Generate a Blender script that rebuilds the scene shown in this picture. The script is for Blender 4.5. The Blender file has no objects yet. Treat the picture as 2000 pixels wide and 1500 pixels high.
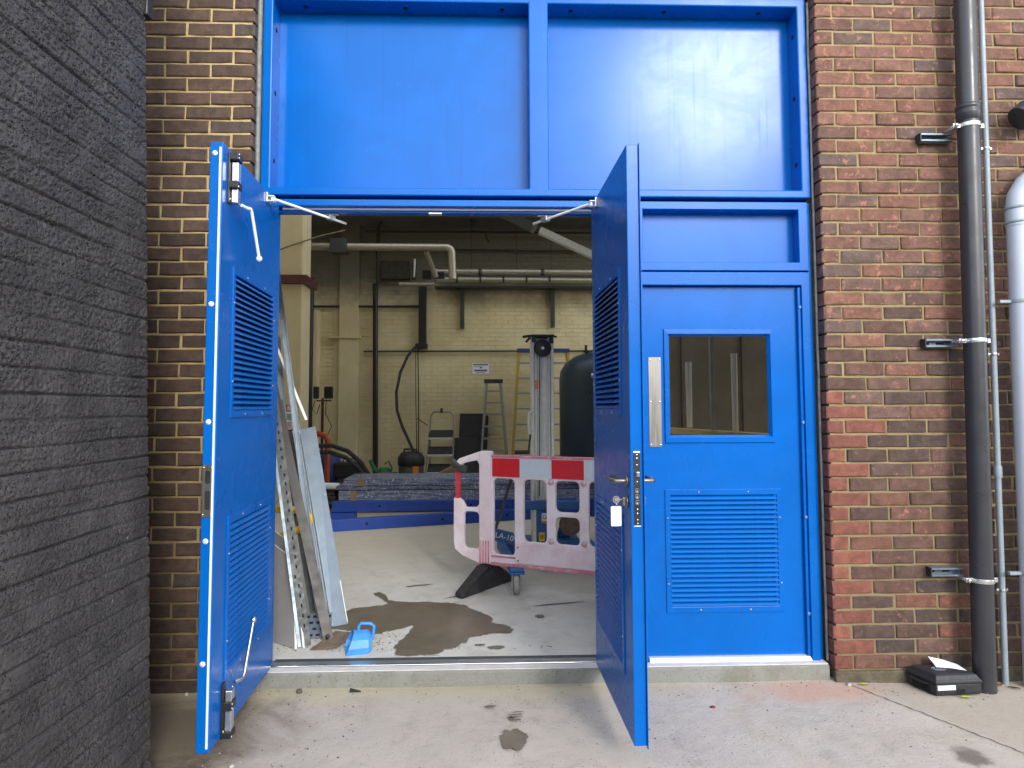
import bpy, bmesh, math, random
import numpy as np
from mathutils import Vector, Matrix, noise
random.seed(7)
R = math.radians
C = bpy.context.scene.collection
sc = bpy.context.scene

# ------------------------------------------------------------------ camera, sky, sun, exposure
cam_d = bpy.data.cameras.new('camera'); cam = bpy.data.objects.new('camera', cam_d); C.objects.link(cam)
cam.location = (0.0, -3.3957, 1.4484)
cam.rotation_mode = 'QUATERNION'
cam.rotation_quaternion = (Matrix.Rotation(-0.03046, 4, 'Z') @ Matrix.Rotation(math.pi/2 + 0.06045, 4, 'X')
                           @ Matrix.Rotation(-0.003416, 4, 'Z')).to_quaternion()
cam_d.sensor_width = 36.0; cam_d.lens = 1285.77/2000*36; cam_d.shift_y = -33.06/2000
cam_d.clip_start = 0.05; cam_d.clip_end = 800
sc.camera = cam

SUN_EL, SUN_AZ = 25.6, 19.2            # behind the camera, to the right
w = bpy.data.worlds.new('World'); sc.world = w; w.use_nodes = True
nt = w.node_tree; nt.nodes.clear()
out = nt.nodes.new('ShaderNodeOutputWorld'); bg = nt.nodes.new('ShaderNodeBackground')
sky = nt.nodes.new('ShaderNodeTexSky'); sky.sky_type = 'NISHITA'; sky.sun_disc = False
sky.sun_elevation = R(SUN_EL); sky.sun_rotation = R(180 - SUN_AZ); sky.air_density = 1.0; sky.dust_density = 0.6
hs = nt.nodes.new('ShaderNodeHueSaturation'); hs.inputs['Saturation'].default_value = 0.30
bg.inputs['Strength'].default_value = 0.15
nt.links.new(sky.outputs[0], hs.inputs['Color']); nt.links.new(hs.outputs[0], bg.inputs[0]); nt.links.new(bg.outputs[0], out.inputs[0])
sd = bpy.data.lights.new('sun', 'SUN'); sd.energy = 0.5; sd.angle = R(12); sd.color = (1.0, 0.96, 0.90)
sun = bpy.data.objects.new('sun', sd); C.objects.link(sun)
sv = Vector((math.sin(R(SUN_AZ))*math.cos(R(SUN_EL)), -math.cos(R(SUN_AZ))*math.cos(R(SUN_EL)), math.sin(R(SUN_EL))))
sun.location = sv*30; sun.rotation_mode = 'QUATERNION'; sun.rotation_quaternion = (-sv).to_track_quat('-Z', 'Y')
sc.view_settings.view_transform = 'Standard'; sc.view_settings.look = 'None'
sc.view_settings.gamma = 1.0; sc.view_settings.use_curve_mapping = False
sc.view_settings.exposure = 1.95
sc.cycles.use_denoising = True
sc.cycles.max_bounces = 8; sc.cycles.diffuse_bounces = 5

# ------------------------------------------------------------------ materials
def lin(r, g, b):
    f = lambda c: (c/255/12.92) if c/255 <= 0.04045 else ((c/255 + 0.055)/1.055)**2.4
    return (f(r), f(g), f(b))
class NT:
    """short hand for building a node tree"""
    def __init__(s, name):
        s.m = bpy.data.materials.new(name); s.m.use_nodes = True; s.t = s.m.node_tree; s.t.nodes.clear()
        s.o = s.n('ShaderNodeOutputMaterial'); s.p = s.n('ShaderNodeBsdfPrincipled'); s.l(s.p.outputs[0], s.o.inputs[0])
        s.co = s.n('ShaderNodeTexCoord').outputs['Object']
    def n(s, t, **k):
        x = s.t.nodes.new(t)
        for a, b in k.items(): setattr(x, a, b)
        return x
    def l(s, a, b): s.t.links.new(a, b)
    def set(s, sock, v):
        if hasattr(v, 'links') or hasattr(v, 'is_linked'): s.l(v, sock)
        elif isinstance(v, tuple) and len(v) == 3 and sock.type == 'RGBA': sock.default_value = (*v, 1)
        else: sock.default_value = v
    def noise(s, scale, detail=4, rough=0.6, vec=None, dist=0.0, color=False):
        x = s.n('ShaderNodeTexNoise'); x.inputs['Scale'].default_value = scale; x.inputs['Detail'].default_value = detail
        x.inputs['Roughness'].default_value = rough; x.inputs['Distortion'].default_value = dist
        s.l(vec if vec is not None else s.co, x.inputs['Vector']); return x.outputs['Color' if color else 'Fac']
    def voro(s, scale, vec=None, feature='F1', out='Distance'):
        x = s.n('ShaderNodeTexVoronoi', feature=feature); x.inputs['Scale'].default_value = scale
        s.l(vec if vec is not None else s.co, x.inputs['Vector']); return x.outputs[out]
    def ramp(s, fac, lo, hi, a=0.0, b=1.0):
        x = s.n('ShaderNodeMapRange', interpolation_type='SMOOTHSTEP'); s.l(fac, x.inputs['Value'])
        x.inputs['From Min'].default_value = lo; x.inputs['From Max'].default_value = hi
        x.inputs['To Min'].default_value = a; x.inputs['To Max'].default_value = b; return x.outputs[0]
    def mix(s, fac, a, b, blend='MIX'):
        x = s.n('ShaderNodeMix', data_type='RGBA', blend_type=blend)
        s.set(x.inputs[0], fac); s.set(x.inputs[6], a); s.set(x.inputs[7], b); return x.outputs[2]
    def math(s, op, a, b=0.0):
        x = s.n('ShaderNodeMath', operation=op); s.set(x.inputs[0], a); s.set(x.inputs[1], b); return x.outputs[0]
    def scalev(s, v, vec=None):
        x = s.n('ShaderNodeMapping'); x.inputs['Scale'].default_value = v; s.l(vec if vec is not None else s.co, x.inputs['Vector']); return x.outputs[0]
    def bump(s, h, strength, dist):
        x = s.n('ShaderNodeBump'); x.inputs['Strength'].default_value = strength; x.inputs['Distance'].default_value = dist
        s.l(h, x.inputs['Height']); s.l(x.outputs[0], s.p.inputs['Normal'])
    def fin(s, col, rough=0.5, metal=0.0, spec=0.5, coat=0.0):
        s.set(s.p.inputs['Base Color'], col); s.set(s.p.inputs['Roughness'], rough); s.set(s.p.inputs['Metallic'], metal)
        s.set(s.p.inputs['Specular IOR Level'], spec); s.p.inputs['Coat Weight'].default_value = coat
        s.p.inputs['Coat Roughness'].default_value = 0.1
        return s.m
def mul(c, k): return tuple(min(1, x*k) for x in c)
def mat(name, col, rough=0.5, metal=0.0, var=0.18, vs=9, bump=0.0, bs=90, spec=0.5, dirt=None, ds=4, dlo=0.5, dhi=0.75, dk=0.6, coat=0.0, stretch=None):
    t = NT(name); vec = t.scalev(stretch) if stretch else None
    c = t.mix(t.ramp(t.noise(vs, 6, 0.65, vec), 0.3, 0.7), mul(col, 1 - var), mul(col, 1 + var))
    r = t.ramp(t.noise(vs*2.3, 5, 0.6, vec), 0.3, 0.7, max(0.03, rough*0.8), min(1, rough*1.2))
    if dirt:
        f = t.ramp(t.noise(ds, 7, 0.68, vec, 0.4), dlo, dhi, 0, dk); c = t.mix(f, c, dirt)
    if bump: t.bump(t.noise(bs, 5, 0.65, vec), bump, 0.004)
    return t.fin(c, r, metal, spec, coat)

M = {}
# blue gloss door paint: smooth coat, faint smears and rain streaks
def blue_paint(name, streaks, rough):
    t = NT(name)
    base = lin(0, 94, 178)
    n1 = t.noise(2.2, 5, 0.6, None, 1.2); c = t.mix(t.ramp(n1, 0.35, 0.7), mul(base, 0.93), mul(base, 1.06))
    r = t.ramp(t.noise(3.0, 6, 0.7, None, 1.2), 0.38, 0.66, rough*0.93, rough*1.12)
    if streaks:
        st = t.ramp(t.noise(1.0, 2, 0.5, t.scalev((70, 70, 0.9))), 0.58, 0.74)
        c = t.mix(t.math('MULTIPLY', st, 0.22), c, lin(20, 74, 150)); r = t.math('ADD', r, t.math('MULTIPLY', st, 0.035))
        sm = t.ramp(t.noise(3.1, 5, 0.7, None, 3.5), 0.60, 0.70); c = t.mix(t.math('MULTIPLY', sm, 0.16), c, lin(60, 120, 200))
    else:
        sm = t.ramp(t.noise(5.0, 7, 0.75, None, 2.5), 0.64, 0.76); c = t.mix(t.math('MULTIPLY', sm, 0.2), c, lin(70, 125, 190))
    t.bump(t.noise(1.1, 2, 0.5), 0.25, 0.006)
    return t.fin(c, r, 0.0, 0.22)
M['blue'] = blue_paint('blue_door_paint', False, 0.26)
M['blue_panel'] = blue_paint('blue_panel_paint', True, 0.21)
M['seal_white'] = mat('white_seal', lin(215, 222, 235), 0.5, var=0.05)
M['plug'] = mat('white_plug', lin(235, 235, 232), 0.4, var=0.03)
M['steel'] = mat('stainless_steel', (0.25, 0.24, 0.225), 0.38, 1.0, var=0.06, vs=40, stretch=(1, 1, 0.06))
M['zinc'] = mat('zinc_plate', (0.62, 0.63, 0.62), 0.32, 0.9, var=0.1, vs=30)
M['chrome'] = mat('bright_metal', (0.75, 0.75, 0.76), 0.18, 1.0, var=0.03)
M['galv'] = mat('galvanised_steel', lin(116, 129, 141), 0.42, 0.45, var=0.10, vs=9, dirt=lin(172, 182, 188), ds=14, dlo=0.62, dhi=0.74, dk=0.5)
M['galv_dull'] = mat('dull_galvanised_steel', lin(66, 71, 70), 0.5, 0.25, var=0.18, vs=12, dirt=lin(72, 68, 60), ds=5, dk=0.5)
M['dark_steel'] = mat('dark_mill_steel', lin(54, 51, 49), 0.45, 0.2, var=0.22, vs=5, dirt=lin(84, 64, 50), ds=3.2, dlo=0.52, dhi=0.7, dk=0.6)
M['rust'] = mat('rusty_steel', lin(118, 103, 88), 0.75, 0.2, var=0.25, vs=22, bump=0.3, dirt=lin(88, 62, 44), ds=14, dk=0.7)
M['black_metal'] = mat('black_metal', lin(38, 38, 40), 0.45, 0.2, var=0.15)
M['black_plastic'] = mat('black_plastic', lin(40, 40, 43), 0.55, var=0.15, vs=30, bump=0.12, bs=400, dirt=lin(92, 88, 82), ds=7, dlo=0.55, dhi=0.8, dk=0.35)
M['rubber'] = mat('black_rubber', lin(44, 44, 45), 0.75, var=0.2, vs=15, bump=0.15, bs=150, dirt=lin(105, 100, 92), ds=6, dk=0.4)
M['dark_hole'] = mat('dark_void', (0.004, 0.004, 0.005), 0.9, var=0.0)
M['slat_shade'] = mat('dark_slat_shade', (0.006, 0.008, 0.014), 0.9, var=0.1)
M['sealant'] = mat('grey_sealant', lin(112, 118, 116), 0.55, var=0.25, vs=25, bump=0.5, bs=35)
M['alu_bar'] = mat('pale_aluminium_bar', lin(222, 230, 236), 0.35, 0.2, var=0.05)
M['alu_sill'] = mat('threshold_aluminium', lin(150, 156, 158), 0.35, 0.7, var=0.1, vs=20)
M['sill_rubber'] = mat('threshold_rubber', lin(62, 64, 68), 0.6, var=0.1)
M['pipe_black'] = mat('black_pvc', lin(50, 51, 55), 0.33, var=0.08, vs=6, dirt=lin(78, 78, 80), ds=5, dlo=0.55, dhi=0.8, dk=0.3)
M['pipe_grey'] = mat('pale_grey_pvc', lin(178, 186, 200), 0.42, var=0.04, vs=5)
M['conduit'] = mat('grey_conduit', lin(138, 150, 158), 0.45, var=0.08, vs=8, dirt=lin(95, 98, 98), ds=9, dk=0.3)
M['paper'] = mat('white_paper', lin(232, 234, 240), 0.8, var=0.02)
M['leaf_green'] = mat('green_leaf', lin(150, 165, 40), 0.6, var=0.2, vs=60)
M['leaf_brown'] = mat('brown_leaf', lin(132, 84, 48), 0.7, var=0.3, vs=60)
M['leaf_red'] = mat('dark_red_scrap', lin(110, 52, 52), 0.7, var=0.2)
M['pebble'] = mat('pebble_stone', lin(165, 160, 150), 0.85, var=0.3, vs=40)
M['chip'] = mat('dark_stone_chip', lin(88, 80, 72), 0.85, var=0.3, vs=40)
M['plaster_face'] = mat('grey_board_paper', lin(142, 142, 144), 0.85, var=0.05)
M['plaster_edge'] = mat('gypsum_edge', lin(226, 226, 222), 0.9, var=0.05)
M['scoop'] = mat('light_blue_plastic', lin(70, 150, 220), 0.4, var=0.06, dirt=lin(175, 190, 195), ds=9, dlo=0.55, dhi=0.75, dk=0.4)
M['yellow'] = mat('yellow_paint', lin(232, 186, 22), 0.4, var=0.08, dirt=lin(140, 110, 30), ds=10, dlo=0.6, dhi=0.8)
M['yellow_dull'] = mat('yellow_fibreglass', lin(160, 135, 40), 0.5, var=0.1)
M['red_film'] = mat('red_reflective_film', lin(212, 40, 46), 0.35, var=0.05, dirt=lin(190, 90, 90), ds=7, dk=0.3)
M['white_film'] = mat('white_reflective_film', lin(205, 215, 222), 0.35, var=0.03, vs=30)
def barrier_mat():
    t = NT('faded_pink_plastic')
    c = t.mix(t.ramp(t.noise(6, 6, 0.65), 0.4, 0.75), lin(238, 228, 232), lin(226, 198, 206))
    geo = t.n('ShaderNodeNewGeometry'); c = t.mix(t.ramp(geo.outputs['Pointiness'], 0.54, 0.66, 0, 0.55), c, lin(206, 130, 142))
    c = t.mix(t.ramp(t.noise(22, 5, 0.7), 0.62, 0.78, 0, 0.35), c, lin(190, 172, 172))
    return t.fin(c, 0.5)
M['barrier'] = barrier_mat()
M['barrier_rib'] = mat('faded_red_plastic', lin(206, 128, 142), 0.5, var=0.15, vs=14, dirt=lin(232, 210, 214), ds=12, dlo=0.5, dhi=0.7)
M['barrier_red'] = mat('red_plastic_strap', lin(200, 62, 74), 0.5, var=0.12)
M['lift_blue'] = mat('lift_blue_paint', lin(36, 92, 150), 0.5, var=0.15, dirt=lin(70, 72, 74), ds=7, dlo=0.52, dhi=0.72, dk=0.6)
M['beam_blue'] = mat('deep_blue_paint', lin(22, 62, 150), 0.42, var=0.12, dirt=lin(60, 80, 120), ds=6, dlo=0.55, dhi=0.75, dk=0.4)
M['alu'] = mat('mast_aluminium', lin(206, 208, 202), 0.5, 0.0, var=0.08, vs=18, dirt=lin(110, 110, 106), ds=26, dlo=0.6, dhi=0.75, dk=0.5)
M['alu_dull'] = mat('ladder_aluminium', lin(140, 143, 136), 0.5, 0.1, var=0.12, vs=12)
M['tank'] = mat('dark_teal_paint', lin(40, 62, 76), 0.38, var=0.12, vs=3)
M['wood'] = mat('pine_wood', lin(190, 160, 100), 0.7, var=0.2, vs=10, stretch=(0.2, 8, 8))
M['card'] = mat('brown_cardboard', lin(150, 124, 92), 0.85, var=0.12)
M['orange_pipe'] = mat('orange_red_paint', lin(176, 80, 48), 0.5, var=0.15)
M['red_paint'] = mat('dark_red_paint', lin(82, 42, 38), 0.55, var=0.15)
M['green_plastic'] = mat('green_plastic', lin(46, 112, 62), 0.5, var=0.1)
M['blue_plastic'] = mat('navy_plastic', lin(42, 58, 118), 0.5, var=0.12)
M['grey_plastic'] = mat('grey_plastic', lin(98, 98, 102), 0.6, var=0.1)
M['orange_label'] = mat('orange_label', lin(222, 130, 40), 0.5, var=0.05)
M['sign_red'] = mat('sign_red', lin(190, 48, 50), 0.5, var=0.04)
M['sign_green'] = mat('sign_green', lin(70, 140, 90), 0.5, var=0.04)
M['ink'] = mat('printed_ink', lin(70, 76, 92), 0.7, var=0.05)
M['ink_black'] = mat('black_ink', lin(20, 22, 24), 0.7, var=0.05)
M['letter_white'] = mat('white_lettering', lin(215, 220, 220), 0.6, var=0.05)
M['sticker_orange'] = mat('sticker_orange', lin(205, 130, 84), 0.5, var=0.05)
def wrap_mat():
    t = NT('wrapped_blue_panels')
    c = t.mix(t.ramp(t.noise(9, 6, 0.7, t.scalev((0.6, 3, 8))), 0.42, 0.66), lin(88, 102, 142), lin(158, 165, 178))
    c = t.mix(t.ramp(t.noise(34, 5, 0.75), 0.56, 0.66), c, lin(218, 224, 232))  # white flecks paint in the glints of the crinkled wrap
    t.bump(t.noise(26, 5, 0.7, t.scalev((0.6, 2, 2))), 0.5, 0.012)
    return t.fin(c, 0.22)
M['wrap'] = wrap_mat()
def foil_mat():
    t = NT('insulation_foil')
    c = t.mix(t.noise(16, 5), lin(150, 146, 130), lin(196, 190, 172)); t.bump(t.noise(24, 5, 0.7), 0.7, 0.012)
    return t.fin(c, 0.34, 0.75)
M['foil'] = foil_mat()
def brick_mat(name, cols, patch, plo, pk, lift=None):
    t = NT(name); oi = t.n('ShaderNodeObjectInfo'); rnd = oi.outputs['Random']
    add = t.n('ShaderNodeVectorMath', operation='ADD'); sv_ = t.n('ShaderNodeVectorMath', operation='SCALE')
    comb = t.n('ShaderNodeCombineXYZ'); t.l(rnd, comb.inputs[0]); t.l(rnd, comb.inputs[2]); t.l(comb.outputs[0], sv_.inputs[0]); sv_.inputs['Scale'].default_value = 91.0
    t.l(t.co, add.inputs[0]); t.l(sv_.outputs[0], add.inputs[1]); v = add.outputs[0]
    cr = t.n('ShaderNodeValToRGB'); t.l(rnd, cr.inputs[0]); els = cr.color_ramp.elements
    while len(els) < len(cols): els.new(0.5)
    for i, c in enumerate(cols): els[i].position = i/(len(cols) - 1); els[i].color = (*c, 1)
    c = t.mix(t.ramp(t.noise(16, 7, 0.7, v, 0.6), 0.3, 0.72), t.mix(1.0, cr.outputs[0], (0.72, 0.70, 0.68), 'MULTIPLY'), t.mix(1.0, cr.outputs[0], (1.32, 1.28, 1.24), 'MULTIPLY'))
    st = t.ramp(t.noise(7, 3, 0.6, t.scalev((1, 1, 9), v)), 0.5, 0.7, 0, 0.35); c = t.mix(st, c, mul(cols[0], 0.75))
    pf = t.math('MULTIPLY', t.ramp(t.noise(19, 9, 0.74, v, 0.15), plo, plo + 0.05), pk); c = t.mix(pf, c, patch)
    wf = t.ramp(t.noise(30, 4, 0.7, t.scalev((1.6, 1, 0.8), v), 0.5), 0.735, 0.78, 0, 0.75); c = t.mix(wf, c, lin(200, 190, 178))
    h = t.math('ADD', t.noise(60, 6, 0.7, v), t.math('MULTIPLY', t.noise(14, 6, 0.7, v), 1.4)); t.bump(h, 0.5, 0.006)
    return t.fin(c, 0.85, spec=0.3)
M['brick_l'] = brick_mat('dark_brown_brick', [lin(74, 62, 56), lin(84, 70, 62), lin(94, 76, 66), lin(80, 72, 68)], lin(150, 96, 74), 0.70, 0.5)
M['brick_r'] = brick_mat('brown_red_brick', [lin(88, 72, 66), lin(106, 79, 68), lin(120, 85, 72), lin(92, 79, 74), lin(124, 90, 77), lin(98, 73, 64)], lin(166, 114, 98), 0.563, 0.7)
M['brick_low'] = brick_mat('dark_lower_brick', [lin(72, 62, 58), lin(82, 67, 60), lin(92, 69, 60), lin(74, 66, 63), lin(114, 80, 67)], lin(150, 102, 84), 0.585, 0.6)  # darker brick tones for the lower courses
M['brick_new'] = brick_mat('new_red_brick', [lin(112, 72, 63), lin(122, 78, 67), lin(130, 84, 70)], lin(156, 106, 84), 0.6, 0.5)
def mortar_mat(name, a, b, low):
    t = NT(name)
    c = t.mix(t.ramp(t.noise(9, 6, 0.7), 0.3, 0.7), a, b); sep = t.n('ShaderNodeSeparateXYZ'); t.l(t.co, sep.inputs[0])
    c = t.mix(t.ramp(t.math('ADD', sep.outputs[2], t.math('MULTIPLY', t.noise(3, 5), 1.2)), 0.6, 2.4, 0.75, 0.0), c, low)
    t.bump(t.math('ADD', t.noise(80, 6, 0.7), t.noise(22, 4)), 0.7, 0.008); return t.fin(c, 0.95, spec=0.2)
M['mortar_l'] = mortar_mat('yellow_mortar', lin(176, 152, 104), lin(204, 182, 134), lin(104, 90, 66))
M['mortar_low'] = mat('dirty_base_mortar', lin(92, 84, 68), 0.95, var=0.3, vs=18, bump=0.6, bs=60)
M['back_room'] = mat('dim_back_board', lin(132, 124, 106), 0.8, var=0.25, vs=1.5)
M['cap_blue'] = mat('pale_blue_cap', lin(112, 146, 200), 0.5, var=0.05)
M['sooty'] = mat('sooty_metal', lin(56, 52, 44), 0.8, var=0.25)
M['wheel_grey'] = mat('grey_wheel_rubber', lin(150, 148, 142), 0.6, var=0.15, vs=20)
M['mortar_r'] = mortar_mat('buff_mortar', lin(134, 119, 84), lin(160, 145, 108), lin(126, 114, 90))
def black_wall_mat():
    t = NT('thick_black_masonry_paint')
    c = t.mix(t.ramp(t.noise(5, 6, 0.7), 0.35, 0.7), lin(56, 53, 53), lin(75, 72, 71))
    c = t.mix(t.ramp(t.noise(55, 4, 0.7), 0.69, 0.74, 0, 0.55), c, lin(120, 118, 116))
    c = t.mix(t.ramp(t.noise(21, 3, 0.6, t.scalev((1, 1, 0.5))), 0.745, 0.765, 0, 0.9), c, lin(205, 205, 200))
    wv = t.n('ShaderNodeVectorMath', operation='ADD'); t.l(t.co, wv.inputs[0]); sc2 = t.n('ShaderNodeVectorMath', operation='SCALE'); t.l(t.noise(40, 3, 0.6, None, 0.0, True), sc2.inputs[0]); sc2.inputs['Scale'].default_value = 0.012; t.l(sc2.outputs[0], wv.inputs[1])
    pit = t.ramp(t.voro(88, wv.outputs[0]), 0.10, 0.42); pm = t.ramp(t.noise(9, 4, 0.6), 0.36, 0.56)
    pit = t.math('SUBTRACT', 1.0, t.math('MULTIPLY', t.math('SUBTRACT', 1.0, pit), pm))
    h = t.math('ADD', t.math('MULTIPLY', t.noise(75, 5, 0.7), 0.8), t.math('MULTIPLY', pit, 1.3))
    t.bump(h, 1.0, 0.010); return t.fin(c, 0.6, spec=0.5)
M['black_wall'] = black_wall_mat()
def concrete(name, base, dark, brown, pits, hf=1.0, mask=None):
    t = NT(name)
    c = t.mix(t.ramp(t.noise(1.3, 7, 0.68, None, 0.5), 0.3, 0.72), mul(base, 0.90), mul(base, 1.06))
    c = t.mix(t.ramp(t.noise(7, 7, 0.7, None, 0.5), 0.45, 0.75, 0, 0.45), c, dark)
    c = t.mix(t.ramp(t.noise(0.9, 5, 0.65, t.scalev((1.4, 0.8, 1)), 0.8), 0.52, 0.75, 0, 0.5), c, brown)
    if pits:
        pv = t.ramp(t.voro(46), 0.10, 0.20, 1, 0); pm = t.ramp(t.noise(3.2, 4, 0.6), 0.40, 0.62)
        pf = t.math('MULTIPLY', pv, pm); c = t.mix(t.math('MULTIPLY', pf, 0.8), c, mul(dark, 0.45))
        pv2 = t.ramp(t.noise(120, 3, 0.6), 0.62, 0.72, 0, 0.6); c = t.mix(pv2, c, mul(dark, 0.75))
        lv = t.ramp(t.voro(75), 0.05, 0.14, 0.8, 0); c = t.mix(t.math('MULTIPLY', lv, t.ramp(t.noise(4, 3), 0.5, 0.6)), c, mul(base, 1.35))
    if mask: c = mask(t, c)
    t.bump(t.math('ADD', t.noise(70, 7, 0.72), t.math('MULTIPLY', t.noise(9, 4), 1.5)), 0.45*hf, 0.008); return t.fin(c, 0.9, spec=0.25)
def yard_mask(t, c):
    sep = t.n('ShaderNodeSeparateXYZ'); t.l(t.co, sep.inputs[0]); X, Y = sep.outputs[0], sep.outputs[1]
    nz = t.math('MULTIPLY', t.math('SUBTRACT', t.noise(3.2, 7, 0.7, None, 0.6), 0.5), 0.9)
    f = t.ramp(t.math('ADD', X, nz), -1.25, -0.72, 0.85, 0); c = t.mix(f, c, lin(112, 98, 80))           # earth staining beside the painted wall
    d = t.math('MULTIPLY', t.ramp(t.math('ADD', X, nz), -1.25, -1.0, 0.6, 0), t.ramp(t.math('ADD', Y, nz), -0.75, -0.5, 1, 0)); c = t.mix(d, c, lin(60, 54, 46))
    f = t.math('MULTIPLY', t.ramp(t.math('ADD', Y, t.math('MULTIPLY', nz, 0.35)), -0.20, -0.03, 0, 0.75), t.ramp(X, 1.2, 0.6, 0, 1)); c = t.mix(f, c, lin(186, 176, 148))  # sandy wash along the step
    dx = t.math('ADD', X, -1.62); dy = t.math('MULTIPLY', t.math('ADD', Y, 0.10), 3.0)
    rr = t.math('ADD', t.math('SQRT', t.math('ADD', t.math('MULTIPLY', dx, dx), t.math('MULTIPLY', dy, dy))), nz)
    c = t.mix(t.ramp(rr, 0.1, 0.55, 0.6, 0), c, lin(196, 150, 126))                                       # brick dust by the corner
    f = t.ramp(t.math('ADD', t.math('ADD', X, t.math('MULTIPLY', Y, 0.43)), t.math('MULTIPLY', nz, 0.25)), 1.74, 1.95, 0, 0.7); c = t.mix(f, c, lin(172, 161, 146))  # older slab
    dx = t.math('ADD', X, -1.90); dy = t.math('ADD', Y, 0.72)
    rr = t.math('ADD', t.math('SQRT', t.math('ADD', t.math('MULTIPLY', dx, dx), t.math('MULTIPLY', dy, dy))), t.math('MULTIPLY', nz, 0.3))
    return t.mix(t.ramp(rr, 0.02, 0.09, 0.75, 0), c, lin(84, 76, 66))
M['yard'] = concrete('yard_concrete', lin(186, 177, 167), lin(140, 132, 122), lin(176, 163, 146), True, 1.0, yard_mask)
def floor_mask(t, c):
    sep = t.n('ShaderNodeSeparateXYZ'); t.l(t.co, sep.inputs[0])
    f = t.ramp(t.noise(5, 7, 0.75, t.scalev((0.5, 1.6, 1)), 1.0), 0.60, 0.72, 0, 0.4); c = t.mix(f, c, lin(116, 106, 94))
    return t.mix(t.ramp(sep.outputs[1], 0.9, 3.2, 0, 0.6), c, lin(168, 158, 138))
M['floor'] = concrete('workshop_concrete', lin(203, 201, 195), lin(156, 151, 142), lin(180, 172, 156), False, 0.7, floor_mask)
M['step'] = concrete('step_concrete', lin(140, 141, 134), lin(96, 96, 84), lin(112, 108, 84), True, 1.2)
M['step_top'] = mat('pale_mortar_bed', lin(206, 202, 198), 0.9, var=0.08, vs=14, bump=0.4, bs=80)
M['wet'] = None
def wet_mat(name, a, b, r):
    t = NT(name); c = t.mix(t.ramp(t.noise(4, 7, 0.7), 0.3, 0.7), a, b); t.bump(t.noise(70, 6, 0.7), 0.2, 0.005)
    return t.fin(c, r, spec=0.5)
M['wet'] = wet_mat('wet_concrete', lin(96, 87, 74), lin(120, 110, 95), 0.30)
M['crack'] = mat('crack_dirt', lin(84, 72, 58), 0.95, var=0.2)
def cream_mat(name, a, b, dark, zlo, zhi, bmp):
    t = NT(name); sep = t.n('ShaderNodeSeparateXYZ'); t.l(t.co, sep.inputs[0])
    c = t.mix(t.ramp(t.noise(2.0, 6, 0.65), 0.3, 0.7), a, b)
    c = t.mix(t.ramp(t.noise(14, 5, 0.75), 0.64, 0.74, 0, 0.35), c, lin(96, 84, 62))
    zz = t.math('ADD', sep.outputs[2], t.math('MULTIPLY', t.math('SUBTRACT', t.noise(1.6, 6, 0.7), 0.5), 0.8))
    c = t.mix(t.ramp(zz, zlo, zhi, 0, 0.9), c, dark)                                                       # soot, old bare paint and painted-in shade high up
    t.bump(t.noise(60, 5), 0.3, 0.004); return t.fin(c, 0.75, spec=0.3)
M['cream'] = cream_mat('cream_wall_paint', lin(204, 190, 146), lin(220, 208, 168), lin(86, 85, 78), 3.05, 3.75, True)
M['cream_plain'] = cream_mat('cream_render', lin(204, 190, 150), lin(216, 203, 166), lin(120, 112, 92), 4.2, 5.0, False)
M['ceiling'] = mat('grey_roof_board', lin(104, 104, 98), 0.8, var=0.15, vs=2)
M['inside_wall'] = mat('inside_wall_paint', lin(222, 212, 188), 0.8, var=0.1, vs=2)
M['opposite'] = mat('opposite_wall_brick', lin(84, 74, 68), 0.9, var=0.2, vs=3)
g = NT('window_glass'); g.fin((0.92, 0.95, 0.93), 0.02); g.p.inputs['Transmission Weight'].default_value = 1.0; g.p.inputs['IOR'].default_value = 1.45; M['glass'] = g.m

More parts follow.
